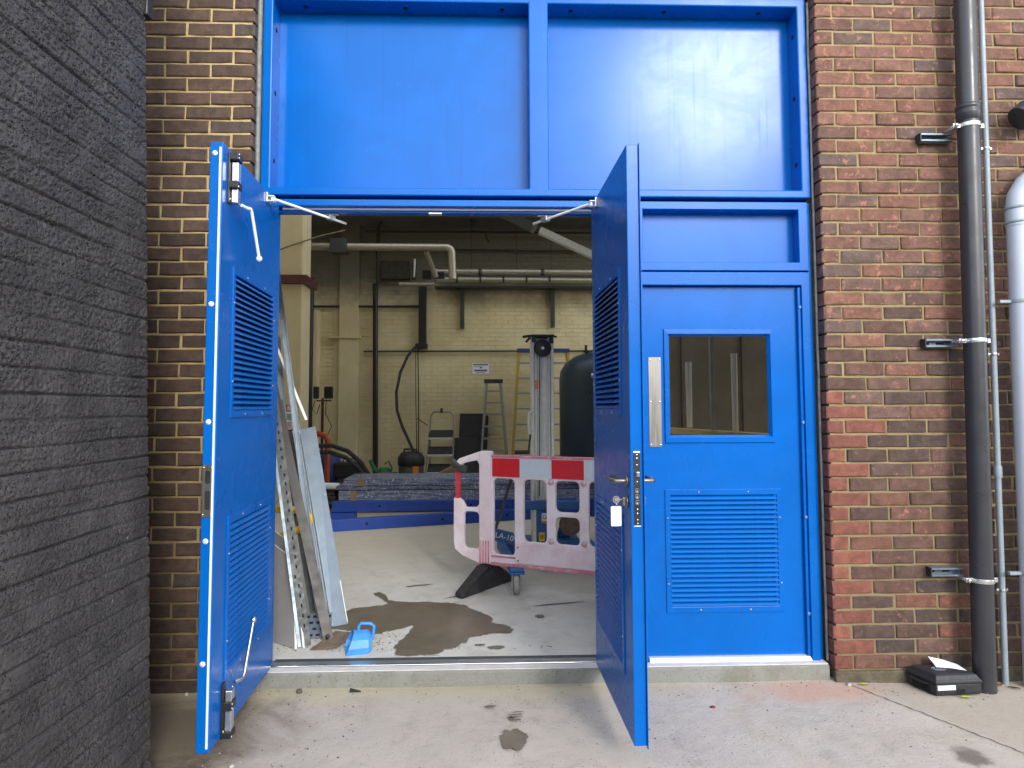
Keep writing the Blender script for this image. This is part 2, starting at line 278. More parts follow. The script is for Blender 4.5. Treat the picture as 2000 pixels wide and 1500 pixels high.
# ------------------------------------------------------------------ mesh building
class MB:
    def __init__(s): s.v = []; s.f = []; s.mi = []; s.sm = []
    def add(s, vs, fs, mi=0, smooth=False):
        o = len(s.v); s.v += [tuple(v) for v in vs]; s.f += [[o + i for i in f] for f in fs]; s.mi += [mi]*len(fs); s.sm += [smooth]*len(fs); return s
    def box(s, x0, x1, y0, y1, z0, z1, mi=0):
        return s.add([(x0, y0, z0), (x1, y0, z0), (x1, y1, z0), (x0, y1, z0), (x0, y0, z1), (x1, y0, z1), (x1, y1, z1), (x0, y1, z1)],
                     [(0, 3, 2, 1), (4, 5, 6, 7), (0, 1, 5, 4), (1, 2, 6, 5), (2, 3, 7, 6), (3, 0, 4, 7)], mi)
    def hexa(s, p, mi=0):      # eight corners: bottom ring then top ring
        return s.add(p, [(0, 3, 2, 1), (4, 5, 6, 7), (0, 1, 5, 4), (1, 2, 6, 5), (2, 3, 7, 6), (3, 0, 4, 7)], mi)
    def bar(s, a, b, w_, h_, up=(0, 0, 1), mi=0):   # rectangular bar from a to b
        a, b = Vector(a), Vector(b); d = (b - a).normalized(); u = Vector(up)
        sd_ = d.cross(u).normalized()*(w_/2); u2 = sd_.cross(d).normalized()*(h_/2)
        P = [a - sd_ - u2, a + sd_ - u2, b + sd_ - u2, b - sd_ - u2, a - sd_ + u2, a + sd_ + u2, b + sd_ + u2, b - sd_ + u2]
        return s.hexa(P, mi)
    def tube(s, pts, r, n=12, caps=True, mi=0):
        pts = [Vector(p) for p in pts]; rr = r if isinstance(r, (list, tuple)) else [r]*len(pts); vs = []; fs = []
        prev = None
        for i, p in enumerate(pts):
            d = (pts[min(i + 1, len(pts) - 1)] - pts[max(i - 1, 0)]).normalized()
            if prev is None: u = d.orthogonal().normalized()
            else: u = (prev - d*prev.dot(d)); u = u.normalized() if u.length > 1e-6 else d.orthogonal().normalized()
            prev = u; v2 = d.cross(u)
            for k in range(n): a = 2*math.pi*k/n; vs.append(p + (u*math.cos(a) + v2*math.sin(a))*rr[i])
        for i in range(len(pts) - 1):
            for k in range(n): fs.append((i*n + k, i*n + (k + 1) % n, (i + 1)*n + (k + 1) % n, (i + 1)*n + k))
        s.add(vs, fs, mi, True)
        if caps: s.add(vs, [tuple(range(n))[::-1], tuple((len(pts) - 1)*n + k for k in range(n))], mi)
        return s
    def lathe(s, prof, o, n=20, axis='Z', mi=0):   # prof: (radius, height)
        vs = []; fs = []; o = Vector(o)
        for r, h in prof:
            for k in range(n):
                a = 2*math.pi*k/n; c, t = r*math.cos(a), r*math.sin(a)
                vs.append(o + (Vector((c, t, h)) if axis == 'Z' else Vector((c, h, t)) if axis == 'Y' else Vector((h, c, t))))
        for i in range(len(prof) - 1):
            for k in range(n): fs.append((i*n + k, i*n + (k + 1) % n, (i + 1)*n + (k + 1) % n, (i + 1)*n + k))
        fs.append(tuple(range(n))[::-1]); fs.append(tuple((len(prof) - 1)*n + k for k in range(n)))
        return s.add(vs, fs, mi, True)
    def ball(s, c, r, n=10, mi=0, sq=(1, 1, 1)):
        vs = []; fs = []; m = n//2
        for i in range(m + 1):
            t = math.pi*i/m
            for k in range(n): a = 2*math.pi*k/n; vs.append((c[0] + r*sq[0]*math.sin(t)*math.cos(a), c[1] + r*sq[1]*math.sin(t)*math.sin(a), c[2] + r*sq[2]*math.cos(t)))
        for i in range(m):
            for k in range(n): fs.append((i*n + k, (i + 1)*n + k, (i + 1)*n + (k + 1) % n, i*n + (k + 1) % n))
        return s.add(vs, fs, mi, True)
    def disc(s, c, r, axis='Y', d=0.004, n=14, mi=0, sq=1.0):
        return s.lathe([(r, -d/2), (r, d/2)], c, n, axis, mi)
    def holed(s, xs, zs, holes, y0, y1, mi=0):     # slab in the xz plane cut by a grid, with open cells
        nx, nz = len(xs) - 1, len(zs) - 1; H = set(holes); P = lambda i, j, y: (xs[i], y, zs[j])
        solid = lambda i, j: 0 <= i < nx and 0 <= j < nz and (i, j) not in H
        idx = {}; vs = []; fs = []
        def vi(i, j, k):
            if (i, j, k) not in idx: idx[(i, j, k)] = len(vs); vs.append(P(i, j, (y0, y1)[k]))
            return idx[(i, j, k)]
        for i in range(nx):
            for j in range(nz):
                if not solid(i, j): continue
                fs.append((vi(i, j, 0), vi(i + 1, j, 0), vi(i + 1, j + 1, 0), vi(i, j + 1, 0))); fs.append((vi(i, j + 1, 1), vi(i + 1, j + 1, 1), vi(i + 1, j, 1), vi(i, j, 1)))
                for di, dj, a, b in ((-1, 0, (i, j + 1), (i, j)), (1, 0, (i + 1, j), (i + 1, j + 1)), (0, -1, (i, j), (i + 1, j)), (0, 1, (i + 1, j + 1), (i, j + 1))):
                    if not solid(i + di, j + dj): fs.append((vi(*b, 0), vi(*a, 0), vi(*a, 1), vi(*b, 1)))
        return s.add(vs, fs, mi)
    def mesh(s, name, mats, mw=None):
        me = bpy.data.meshes.new(name); vs = s.v if mw is None else [tuple(mw @ Vector(v)) for v in s.v]
        me.from_pydata(vs, [], s.f)
        for m in mats: me.materials.append(m)
        me.polygons.foreach_set('material_index', s.mi); me.polygons.foreach_set('use_smooth', s.sm)
        bm = bmesh.new(); bm.from_mesh(me); bmesh.ops.recalc_face_normals(bm, faces=bm.faces); bm.to_mesh(me); bm.free(); me.update(); return me
    def build(s, name, mats, parent=None, bev=0.0, world=True, seg=2, kind=None):
        """link as one mesh object; vertices are given in world space unless world=False"""
        if not isinstance(mats, (list, tuple)): mats = [mats]
        mw = None
        if parent is not None and world: mw = WM(parent).inverted()
        o = bpy.data.objects.new(name, s.mesh(name, mats, mw)); C.objects.link(o)
        if parent is not None: o.parent = parent
        if bev:
            b = o.modifiers.new('bevel', 'BEVEL'); b.width = bev; b.segments = seg; b.limit_method = 'ANGLE'; b.angle_limit = R(35); b.use_clamp_overlap = True
        if kind: o['kind'] = kind
        return o
def WM(o):
    m = o.matrix_basis.copy()
    return WM(o.parent) @ m if o.parent is not None else m
def tag(o, label, cat, group=None, kind=None):
    o['label'] = label; o['category'] = cat
    if group: o['group'] = group
    if kind: o['kind'] = kind
    return o
def thing(name, label, cat, loc=(0, 0, 0), rz=0.0, group=None):
    o = bpy.data.objects.new(name, None); C.objects.link(o); o.location = loc; o.rotation_euler = (0, 0, rz); o.empty_display_size = 0.1
    return tag(o, label, cat, group)
def structure(o): o['kind'] = 'structure'; return o
def inst(me, name, parent, loc, rot=(0, 0, 0)):
    o = bpy.data.objects.new(name, me); C.objects.link(o); o.parent = parent; o.location = loc; o.rotation_euler = rot; return o
def text(s, size, name, m, parent, loc, rot=(math.pi/2, 0, 0), ext=0.0006, align='CENTER'):
    cu = bpy.data.curves.new(name, 'FONT'); cu.body = s; cu.size = size; cu.extrude = ext; cu.align_x = align; cu.align_y = 'CENTER'; cu.materials.append(m)
    t_ = bpy.data.objects.new('tmp', cu); C.objects.link(t_); me = bpy.data.meshes.new_from_object(t_.evaluated_get(bpy.context.evaluated_depsgraph_get())); bpy.data.objects.remove(t_); bpy.data.curves.remove(cu)
    me.materials.clear(); me.materials.append(m); o = bpy.data.objects.new(name, me); C.objects.link(o)
    mw = Matrix.Translation(loc) @ Matrix.Rotation(rot[2], 4, 'Z') @ Matrix.Rotation(rot[1], 4, 'Y') @ Matrix.Rotation(rot[0], 4, 'X')
    o.parent = parent; o.matrix_basis = WM(parent).inverted() @ mw; return o
def rounded(x0, x1, z0, z1, r, n=4):
    P = []
    for cx, cz, a0 in ((x1 - r, z0 + r, -90), (x1 - r, z1 - r, 0), (x0 + r, z1 - r, 90), (x0 + r, z0 + r, 180)):
        for k in range(n + 1): a = R(a0 + 90*k/n); P.append((cx + r*math.cos(a), cz + r*math.sin(a)))
    return P
def plate(outline, holes, y0, y1, bevel=0.0):
    """flat plate in the xz plane with holes, as a mesh builder (rounded rims by bevel)"""
    cu = bpy.data.curves.new('tmp', 'CURVE'); cu.dimensions = '2D'; cu.fill_mode = 'BOTH'; cu.extrude = (y1 - y0)/2 - bevel; cu.bevel_depth = bevel; cu.bevel_resolution = 1; cu.offset = -bevel
    for P in [outline] + holes:
        sp = cu.splines.new('POLY'); sp.points.add(len(P) - 1); sp.use_cyclic_u = True
        for i, (x, z) in enumerate(P): sp.points[i].co = (x, z, 0, 1)
    o = bpy.data.objects.new('tmp', cu); C.objects.link(o); dg = bpy.context.evaluated_depsgraph_get()
    me = bpy.data.meshes.new_from_object(o.evaluated_get(dg)); b = MB(); ym = (y0 + y1)/2
    b.add([(v.co.x, ym - v.co.z, v.co.y) for v in me.vertices], [tuple(p.vertices) for p in me.polygons])
    bpy.data.objects.remove(o); bpy.data.curves.remove(cu); bpy.data.meshes.remove(me); return b
#BODY
# ------------------------------------------------------------------ setting: ground, step, floor, building shell
GZ, FZ = 0.045, 0.12
g = MB(); n = 60
xs = [-220, -30, -6, -3] + [-2.4 + 0.1*i for i in range(60)] + [4.5, 8, 30, 220]; ys = [-220, -30, -10, -5] + [-3 + 0.1*i for i in range(31)] + [0.06]
idx = {}
for j, y in enumerate(ys):
    for i, x in enumerate(xs):
        z = GZ + 0.006*noise.noise((x*1.3, y*1.3, 0)) - 0.012*max(0, min(1, (x - 1.75)/0.6)) if abs(x) < 6 and y > -6 else GZ
        idx[i, j] = len(g.v); g.v.append((x, y, z))
for j in range(len(ys) - 1):
    for i in range(len(xs) - 1): g.f.append([idx[i, j], idx[i + 1, j], idx[i + 1, j + 1], idx[i, j + 1]]); g.mi.append(0); g.sm.append(True)
ground = structure(g.build('ground', M['yard']))
ck = MB()                                                     # slab joint running away from the corner of the case
P = [(1.79 + 0.0066*i + 0.012*noise.noise((i*0.4, 3, 1)), -0.02 - 0.0125*i, 0) for i in range(95)]
for i in range(94):
    a, b = P[i], P[i + 1]; wd = 0.0035*(0.7 + 0.6*abs(noise.noise((i*0.7, 0, 5))))
    za = GZ + 0.006*noise.noise((a[0]*1.3, a[1]*1.3, 0)) - 0.012*max(0, min(1, (a[0] - 1.75)/0.6)) + 0.0035
    zb = GZ + 0.006*noise.noise((b[0]*1.3, b[1]*1.3, 0)) - 0.012*max(0, min(1, (b[0] - 1.75)/0.6)) + 0.0035
    ck.add([(a[0] - wd, a[1], za), (a[0] + wd, a[1], za), (b[0] + wd, b[1], zb), (b[0] - wd, b[1], zb)], [(0, 1, 2, 3)])
ck.build('joint', M['crack'], ground)
def blob(cx, cy, rx, ry, z, name, m, parent, seed, jag=0.25, n=40, rot=0.0):
    b = MB(); vs = [(cx, cy, z)]
    for k in range(n):
        a = 2*math.pi*k/n; q = 1 + jag*noise.noise((math.cos(a)*2.2, math.sin(a)*2.2, seed)) + jag*0.6*noise.noise((math.cos(a)*7, math.sin(a)*7, seed + 9))
        x, y = rx*q*math.cos(a), ry*q*math.sin(a); vs.append((cx + x*math.cos(rot) - y*math.sin(rot), cy + x*math.sin(rot) + y*math.cos(rot), z))
    b.add(vs, [(0, k + 1, (k + 1) % n + 1) for k in range(n)]); return b.build(name, m, parent)
blob(0.090, -0.535, 0.057, 0.088, GZ + 0.0085, 'wet_patch', M['wet'], ground, 2, 0.35)
for k, (x, y, rx, ry) in enumerate(((0.095, -0.34, 0.04, 0.006), (0.105, -0.315, 0.035, 0.006), (0.115, -0.29, 0.03, 0.005), (0.11, -0.365, 0.02, 0.008), (0.085, -0.35, 0.012, 0.02), (-0.01, -0.23, 0.03, 0.012))):
    blob(x, y, rx, ry, GZ + 0.0085, 'wet_patch', M['wet'], ground, 20 + k, 0.5, 24, 0.15)
st = structure(MB().box(-1.27, 1.735, 0.02, 0.199, GZ - 0.05, 0.121).build('concrete_step', M['step'], bev=0.012, seg=3))
b = MB(); b.box(-1.26, 1.73, 0.028, 0.088, 0.119, 0.1245); b.build('mortar_bed', M['step_top'], st, bev=0.003)
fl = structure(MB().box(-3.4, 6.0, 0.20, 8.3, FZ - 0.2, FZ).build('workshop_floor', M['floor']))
pud = [(-0.917, 1.064), (-0.80, 1.10), (-0.70, 1.17), (-0.846, 1.418), (-0.80, 1.45), (-0.707, 1.25), (-0.62, 1.20), (-0.425, 1.203), (-0.30, 1.17), (-0.195, 1.123), (-0.10, 0.98), (0.02, 0.816), (-0.02, 0.76), (0.08, 0.70), (0.133, 0.639), (0.11, 0.57),
       (0.085, 0.552), (-0.02, 0.56), (-0.123, 0.50), (-0.15, 0.42), (-0.203, 0.341), (-0.29, 0.27), (-0.362, 0.225), (-0.45, 0.22), (-0.523, 0.256), (-0.54, 0.36), (-0.508, 0.516), (-0.485, 0.62), (-0.489, 0.72), (-0.56, 0.66), (-0.63, 0.60), (-0.709, 0.567), (-0.82, 0.62), (-0.99, 0.70), (-1.02, 0.95)]
b = MB(); fine = []
for i in range(len(pud)):
    p, q = pud[i], pud[(i + 1) % len(pud)]
    for k in range(12):
        t_ = k/12; x, y = p[0]*(1 - t_) + q[0]*t_, p[1]*(1 - t_) + q[1]*t_
        fine.append((x + 0.02*noise.noise((x*14, y*14, 1)) + 0.014*noise.noise((x*45, y*45, 2)), y + 0.022*noise.noise((x*14, y*14, 7)) + 0.016*noise.noise((x*45, y*45, 5)), FZ + 0.004))
b.add(fine, [tuple(range(len(fine)))]); structure(b.build('puddle', M['wet']))
for k, (x, y, rx, ry, r_) in enumerate(((0.30, 0.86, 0.030, 0.035, 0), (0.02, 0.33, 0.05, 0.03, 0), (-0.07, 0.37, 0.03, 0.015, 0), (-0.55, 1.62, 0.10, 0.015, 0.3), (0.45, 1.12, 0.18, 0.010, 0.25), (-0.20, 1.35, 0.16, 0.010, 0.5))):
    blob(x, y, rx, ry, FZ + 0.004, 'stain', M['wet'], fl, 40 + k, 0.45, 24, r_)
# building shell behind the facade (inside faces), roof gap and side opening added unseen to brighten the interior
sh = MB()
sh.box(-3.6, -3.35, 0.3, 8.7, -0.1, 7.6); sh.holed([0.3, 1.0, 7.4, 8.7], [-0.1, 1.6, 5.2, 7.6], [(1, 1)], -6.25, -6.0)
sh.v[8:] = [(-y, x, z) for x, y, z in sh.v[8:]]
structure(sh.build('side_walls', M['inside_wall']))
zr = lambda y: 4.66 + (8.3 - y)*0.24
rf = MB()
def slope(x0, x1, y0, y1): rf.hexa([(x0, y0, zr(y0)), (x1, y0, zr(y0)), (x1, y1, zr(y1)), (x0, y1, zr(y1)), (x0, y0, zr(y0) + .15), (x1, y0, zr(y0) + .15), (x1, y1, zr(y1) + .15), (x0, y1, zr(y1) + .15)])
slope(-3.35, 6.0, 7.0, 8.7)                                   # back slope; gap in front of it left open to brighten the interior
rf.hexa([(-3.35, 0.05, 5.3), (6.0, 0.05, 5.3), (6.0, 2.4, 8.0), (-3.35, 2.4, 8.0), (-3.35, 0.05, 5.45), (6.0, 0.05, 5.45), (6.0, 2.4, 8.15), (-3.35, 2.4, 8.15)])  # unseen front slope, tilted steep to keep sun off the back wall
structure(rf.build('roof', M['ceiling']))
# facade: two brick walls, each brick a part
def brick_mesh(L, seed, deep=0.10, hgt=0.064, mats=()):
    rr = random.Random(seed); j = lambda k: rr.uniform(-k, k); c = 0.005; b = MB(); vs = []
    for y, d in ((deep, 0), (0.004, 0), (0.0, c)):
        for x, z in ((0, 0), (L*0.33, 0), (L*0.68, 0), (L, 0), (L, hgt), (L*0.66, hgt), (L*0.35, hgt), (0, hgt)):
            dx = d if x == 0 else -d if x == L else 0; dz = d if z == 0 else -d
            vs.append((x + dx + (j(0.002) if y < 0.05 else 0), y + (j(0.0015) if y < 0.05 else 0), z + dz + (j(0.002) if y < 0.05 else 0)))
    fs = []
    for r_ in range(2):
        for k in range(8): fs.append((r_*8 + k, r_*8 + (k + 1) % 8, (r_ + 1)*8 + (k + 1) % 8, (r_ + 1)*8 + k))
    fs += [(16, 17, 22, 23), (17, 18, 21, 22), (18, 19, 20, 21)]
    b.add(vs, fs); return b.mesh('brick', mats)
BZ = 0.101; NR = 66
def brick_wall(root, rows, mat_name, cache, new=None):
    rest = MB()
    for k, segs in rows:
        for (x0, x1, special) in segs:
            if k > 48 or x0 > 2.86 or x1 < -1.98:              # beyond the picture: joined
                rest.box(x0 + .0055, x1 - .0055, random.uniform(-.003, .003), 0.05, BZ + 0.075*k + .0055, BZ + 0.075*k + .0695); continue
            mn = special or mat_name; L = round(x1 - x0 - 0.011, 3); key = (L, random.randrange(3), mn)
            if key not in cache: cache[key] = brick_mesh(L, hash(key[:2]) % 999 + key[1], mats=[M[mn]])
            o = inst(cache[key], 'brick', root, (x0 + 0.0055 + random.uniform(-.0015, .0015), random.uniform(-0.003, 0.004), BZ + 0.075*k + 0.0055 + random.uniform(-.0012, .0012)), (random.uniform(-.012, .012), random.uniform(-.005, .005), random.uniform(-.01, .01)))
            if special == 'brick_new': o['label'] = 'newer red brick beside the door reveal'
    rest.build('outer_bricks', M[mat_name], root, kind='stuff')
cache = {}
bwl = thing('brick_wall', 'dark brown brick wall with yellow mortar left of the blue doors', 'brick wall')
m_ = MB(); m_.holed([-3.6, -1.262], [-0.1, 5.4], [], 0.008, 0.30); m_.build('mortar', M['mortar_l'], bwl)
rows = []
for k in range(0, NR):
    xr = -1.243; e = []; x = xr; first = True
    while x > -3.5:
        L = (0.116 if k % 2 == 0 else 0.230) if first else 0.238
        first = False; L += random.uniform(-.004, .004); e.append((x - L, x, None)); x -= L
    rows.append((k, e))
brick_wall(bwl, rows, 'brick_l', cache)
bwr = thing('brick_wall', 'brown red brick wall with flaking faces right of the blue doors', 'brick wall')
m_ = MB(); m_.holed([1.765, 6.2], [-0.1, 5.4], [], 0.008, 0.30); m_.build('mortar', M['mortar_r'], bwr)
rows = []
for k in range(0, NR):
    x = 1.744; e = []; first = True; cnt = 0
    while x < 4.6:
        L = (0.102 if k % 2 == 0 else 0.218) if first else random.choice((0.226, 0.222, 0.216))
        sp = None
        if k <= 18 and first: sp = 'brick_new'
        if k == 16 and cnt == 1: sp = 'brick_new'
        first = False; cnt += 1; L += random.uniform(-.005, .005); e.append((x, x + L, sp)); x += L
    rows.append((k, e))
rows = [(k, [(a, c, s or ('brick_low' if random.random() < max(0.0, min(0.92, (26 - k)/9)) else None)) for a, c, s in e]) for k, e in rows]
brick_wall(bwr, rows, 'brick_r', cache)
up = MB(); up.box(-1.247, 1.748, 0.0, 0.30, 3.735, 5.4); up.build('lintel', M['mortar_r'], bwr)
pl = MB(); pl.box(1.746, 3.6, -0.012, 0.012, -0.05, 0.098); pl.build('plinth', M['mortar_low'], bwr, bev=0.006)
pl = MB(); pl.box(-2.6, -1.247, -0.010, 0.012, -0.05, 0.098); pl.build('plinth', M['brick_l'], bwl, bev=0.006)
sl = MB()                                                      # sealant bead between brick and frame
for x0, x1 in ((-1.2540, -1.2300), (1.7335, 1.7475)):
    P = [((x0 + x1)/2 + 0.002*noise.noise((z*4, x0, 0)), 0.060 + 0.004*noise.noise((z*9, x0, 3)), z) for z in [0.13 + 0.06*i for i in range(60)]]
    sl.tube(P, 0.014 if x0 < 0 else 0.007, 8)
sl.build('sealant_bead', M['sealant'], bwl)
# black painted masonry wall on the left (real relief: courses, pits)
bw = thing('painted_wall', 'rough masonry wall thickly painted black on the left', 'wall')
ny, nz = 420, 1080; Y0, Y1, Z0, Z1 = -2.45, -0.78, -0.05, 4.3
yy = np.linspace(Y0, Y1, ny); zz = np.linspace(Z0, Z1, nz); vs = []
cr = 0.0755
for z in zz:
    k = math.floor((z - 0.055)/cr); f = ((z - 0.055)/cr) % 1.0; e = min(f, 1 - f)*cr
    for y in yy:
        wob = 0.007*noise.noise((0, y*2.6, k*3.7)); ee = abs(((z + wob - 0.055)/cr + 0.5) % 1.0 - 0.5)*cr
        kk = math.floor((z + wob - 0.055)/cr + 0.5); gap = 0.45 + 0.55*max(0, min(1, 0.5 + 1.6*noise.noise((5, y*1.9, kk*2.3))))
        gr = 0.012*gap*math.exp(-(ee/0.0042)**2)
        face = 0.005*noise.noise((9, y*2 + kk*5.1, kk*7.7)) + 0.0025*noise.noise((2, y*9, z*12))
        q_ = noise.noise((1, y*70, z*95)) + 0.35*noise.noise((8, y*9, z*11)); fine_ = -(0.0045 if z > 1.5 else 0.0024)*max(0, min(1, (q_ - 0.16)/0.18)) + 0.0016*noise.noise((7, y*40, z*55))
        edge = -0.03*max(0, 1 - (Y1 - y)/0.02)**2
        foot = 0.03*max(0, 1 - (z - GZ)/0.09) + (0.012*noise.noise((3, y*14, z*20)) if z < 0.16 else 0)
        vs.append((-1.332 - 0.036*(z - 1.45) - gr + face + fine_ + edge + foot, y + 0.006*noise.noise((z*25, 1, 4)) * (1 if y > Y1 - 0.03 else 0), z))
fs = [(j*ny + i, j*ny + i + 1, (j + 1)*ny + i + 1, (j + 1)*ny + i) for j in range(nz - 1) for i in range(ny - 1)]
b = MB(); b.add(vs, fs, 0, True)
b.build('masonry_face', M['black_wall'], bw)
b = MB(); b.box(-2.6, -1.47, Y0, Y1 - 0.002, -0.05, 4.3); b.box(-2.6, -2.2, Y1, 0.0, -0.05, 4.3); b.build('masonry_core', M['black_wall'], bw)
ct = MB(); ct.box(-1.43, -1.375, -0.812, -0.768, 3.02, 4.25); ct.build('corner_strip', M['black_metal'], bw, bev=0.004)
# building across the yard (only ever seen mirrored in the gloss paint and glass)
op = MB(); op.box(-30, 40, -15.5, -15.0, -0.1, 4.4); structure(op.build('yard_boundary_wall', M['opposite']))

# ------------------------------------------------------------------ blue steelwork
uf = thing('panel_frame', 'upper blue steel frame holding two glossy blank panels above the doors', 'frame')
xs = [-1.228, -1.176, 0.202, 0.308, 1.686, 1.737]; zs = [2.576, 2.619, 3.650, 3.725]
b = MB(); b.holed(xs, zs, [(1, 1), (3, 1)], 0.070, 0.205); b.build('frame_tube', M['blue'], uf, bev=0.007, seg=3)
for x0, x1 in ((-1.176, 0.202), (0.308, 1.686)):
    b = MB(); b.box(x0 - 0.01, x1 + 0.01, 0.192, 0.198, 2.609, 3.66); b.build('panel', M['blue_panel'], uf)
hl = MB().disc((0, 0, 0), 0.013, 'Z', 0.002, 12).mesh('bolt_hole', [M['dark_hole']])
for u in (-1.02, -0.475, 0.06, 0.44, 0.965, 1.50): inst(hl, 'bolt_hole', uf, (u, 0.135, 3.6495))
for z in (3.51, 3.155, 2.78):
    for x in (-1.1755, 1.6855): inst(hl, 'bolt_hole', uf, (x, 0.125, z), (0, math.pi/2, 0))
df = thing('door_frame', 'blue steel door frame around the double doors and single door', 'door frame')
# heads, posts, transoms with the over panel
b = MB(); b.box(-1.20, 0.80, 0.070, 0.150, 2.519, 2.554); b.box(-1.20, 0.80, 0.120, 0.175, 2.497, 2.517); b.build('head', M['blue'], df, bev=0.003)
b = MB(); b.box(-1.12, 0.56, 0.104, 0.116, 2.508, 2.5175); b.build('head_seal', M['seal_white'], df)
b = MB(); b.box(-1.225, 1.733, 0.125, 0.20, 2.5555, 2.5745); b.build('gap_shade_strip', M['dark_hole'], df)  # near-black strips colour in the shade of the frame gaps
b = MB(); b.box(0.80, 1.733, 0.120, 0.20, 2.1705, 2.1755); b.build('gap_shade_strip', M['dark_hole'], df)
b = MB(); b.box(-1.222, -1.150, 0.070, 0.175, 0.122, 2.517); b.build('jamb', M['blue'], df, bev=0.003)
b = MB(); b.box(0.565, 0.735, 0.075, 0.175, 0.122, 2.517); b.build('jamb', M['blue'], df, bev=0.003)
b = MB(); b.holed([0.737, 0.812, 1.662, 1.712], [2.177, 2.222, 2.511, 2.553], [(1, 1)], 0.070, 0.165); b.build('over_panel_frame', M['blue'], df, bev=0.003)
b = MB(); b.box(0.805, 1.67, 0.148, 0.154, 2.215, 2.52); b.build('over_panel', M['blue'], df)
b = MB(); b.holed([0.737, 0.806, 1.668, 1.712], [0.122, 2.098, 2.169], [(1, 0)], 0.070, 0.165); b.build('single_door_lining', M['blue'], df, bev=0.003)
b = MB(); b.box(1.7135, 1.733, 0.085, 0.17, 0.122, 2.553); b.build('edge_strip', M['blue'], df, bev=0.004)
b = MB(); b.box(1.651, 1.669, 0.084, 0.10, 0.145, 2.09); b.build('stop_strip', M['blue'], df, bev=0.004)
pg = MB().disc((0, 0, 0), 0.0085, 'Y', 0.006, 12).mesh('screw_cap', [M['cap_blue']])
for z in (1.98, 1.36, 0.86, 0.36): inst(pg, 'screw_cap', df, (1.662, 0.082, z))
b = MB(); b.box(-1.14, 0.56, 0.090, 0.108, 0.1225, 0.1285); b.build('threshold_lip', M['chrome'], df, bev=0.002)
b = MB(); b.box(-1.14, 0.56, 0.108, 0.152, 0.1225, 0.1275); b.build('threshold', M['alu_sill'], df, bev=0.002)
b = MB(); b.box(-1.14, 0.56, 0.152, 0.190, 0.1225, 0.1285); b.build('threshold_seal', M['sill_rubber'], df, bev=0.003)
b = MB(); b.box(-0.35, -0.285, 0.192, 0.206, 0.1215, 0.1285); b.build('bolt_keep', M['zinc'], df, bev=0.001)
b = MB(); b.box(-0.34, -0.27, 0.11, 0.15, 2.489, 2.496); b.build('bolt_keep', M['zinc'], df, bev=0.001)

# louvre: frame with separate slats; local axes x along the door, +/-y out of the face
def louvre(parent, x0, x1, z0, z1, sg, y=0.0, dark_back=0.022, n=23):
    mw = 0.026; b = MB()
    ya, yb = (y - 0.004, y + 0.006) if sg > 0 else (y - 0.006, y + 0.004)
    b.holed([x0, x0 + mw, x1 - mw, x1], [z0, z0 + mw + 0.004, z1 - mw - 0.004, z1], [(1, 1)], ya, yb)
    o = b.build('louvre', M['blue'], parent, bev=0.0015, world=False)
    a0, a1 = z0 + mw + 0.006, z1 - mw - 0.004; pit = (a1 - a0)/n
    prof = [(-0.016, 0.020), (-0.012, 0.021), (0.002, 0.0085), (0.0085, 0.0), (0.007, -0.0035), (0.0045, -0.0025), (0.000, 0.0055), (-0.014, 0.0175)]
    s = MB(); L = x1 - x0 - 2*mw; nn = len(prof)
    vs = [(0, p[0]*sg, p[1]) for p in prof] + [(L, p[0]*sg, p[1]) for p in prof]
    s.add(vs, [(k, (k + 1) % nn, nn + (k + 1) % nn, nn + k) for k in range(nn)] + [tuple(range(nn))[::-1], tuple(range(nn, 2*nn))])
    me = s.mesh('slat', [M['blue']])
    for k in range(n): inst(me, 'slat', o, (x0 + mw, y, a0 + pit*k + 0.003))
    bk = MB(); bk.box(x0 + mw - 0.003, x1 - mw + 0.003, y - sg*(dark_back + 0.002), y - sg*dark_back, z0 + mw, z1 - mw)  # near-black plate colours in the shade between the slats
    bk.build('slat_shade_plate', M['slat_shade'], o, world=False)
    rvm = MB().disc((0, 0, 0), 0.0042, 'Y', 0.003, 10).mesh('rivet', [M['zinc']])
    for x, z in ((x0 + 0.18, z1 - 0.014), (x1 - 0.18, z1 - 0.014), (x0 + 0.18, z0 + 0.014), (x1 - 0.18, z0 + 0.014), (x0 + 0.012, z0 + 0.15), (x0 + 0.012, z1 - 0.15), (x1 - 0.012, z0 + 0.15), (x1 - 0.012, z1 - 0.15)):
        inst(rvm, 'rivet', o, (x, (yb if sg > 0 else ya) + sg*0.001, z))
    return o

# single door (closed) ------------------------------------------------------------
sd_ = thing('single_door', 'closed blue single door with a window, push plate and lower louvre', 'door', (0.81, 0.108, 0.145))
X0, X1 = 0.809, 1.664; zt, zb = 2.095, 0.145
xs = [X0, 0.943, 0.955, 1.490, 1.514, X1]; zs = [zb, 0.392, 0.980, 1.292, 1.828, zt]
b = MB(); b.holed([X0, 0.948, 1.500, X1], [zb, 0.392, 0.980, 1.285, 1.835, zt], [(1, 1), (1, 3)], 0.108, 0.152); b.build('door_leaf', M['blue'], sd_, bev=0.002)
b = MB(); fr = 0.036                                            # sloped glazing bead round the pane
ox0, ox1, oz0, oz1 = 0.920, 1.520, 1.252, 1.866; ix0, ix1, iz0, iz1 = 0.955, 1.489, 1.294, 1.826
O = [(ox0, oz0), (ox1, oz0), (ox1, oz1), (ox0, oz1)]; Q = [(ox0 + .004, oz0 + .004), (ox1 - .004, oz0 + .004), (ox1 - .004, oz1 - .004), (ox0 + .004, oz1 - .004)]
S = [(ix0 - .012, iz0 - .012), (ix1 + .012, iz0 - .012), (ix1 + .012, iz1 + .012), (ix0 - .012, iz1 + .012)]; I = [(ix0, iz0), (ix1, iz0), (ix1, iz1), (ix0, iz1)]
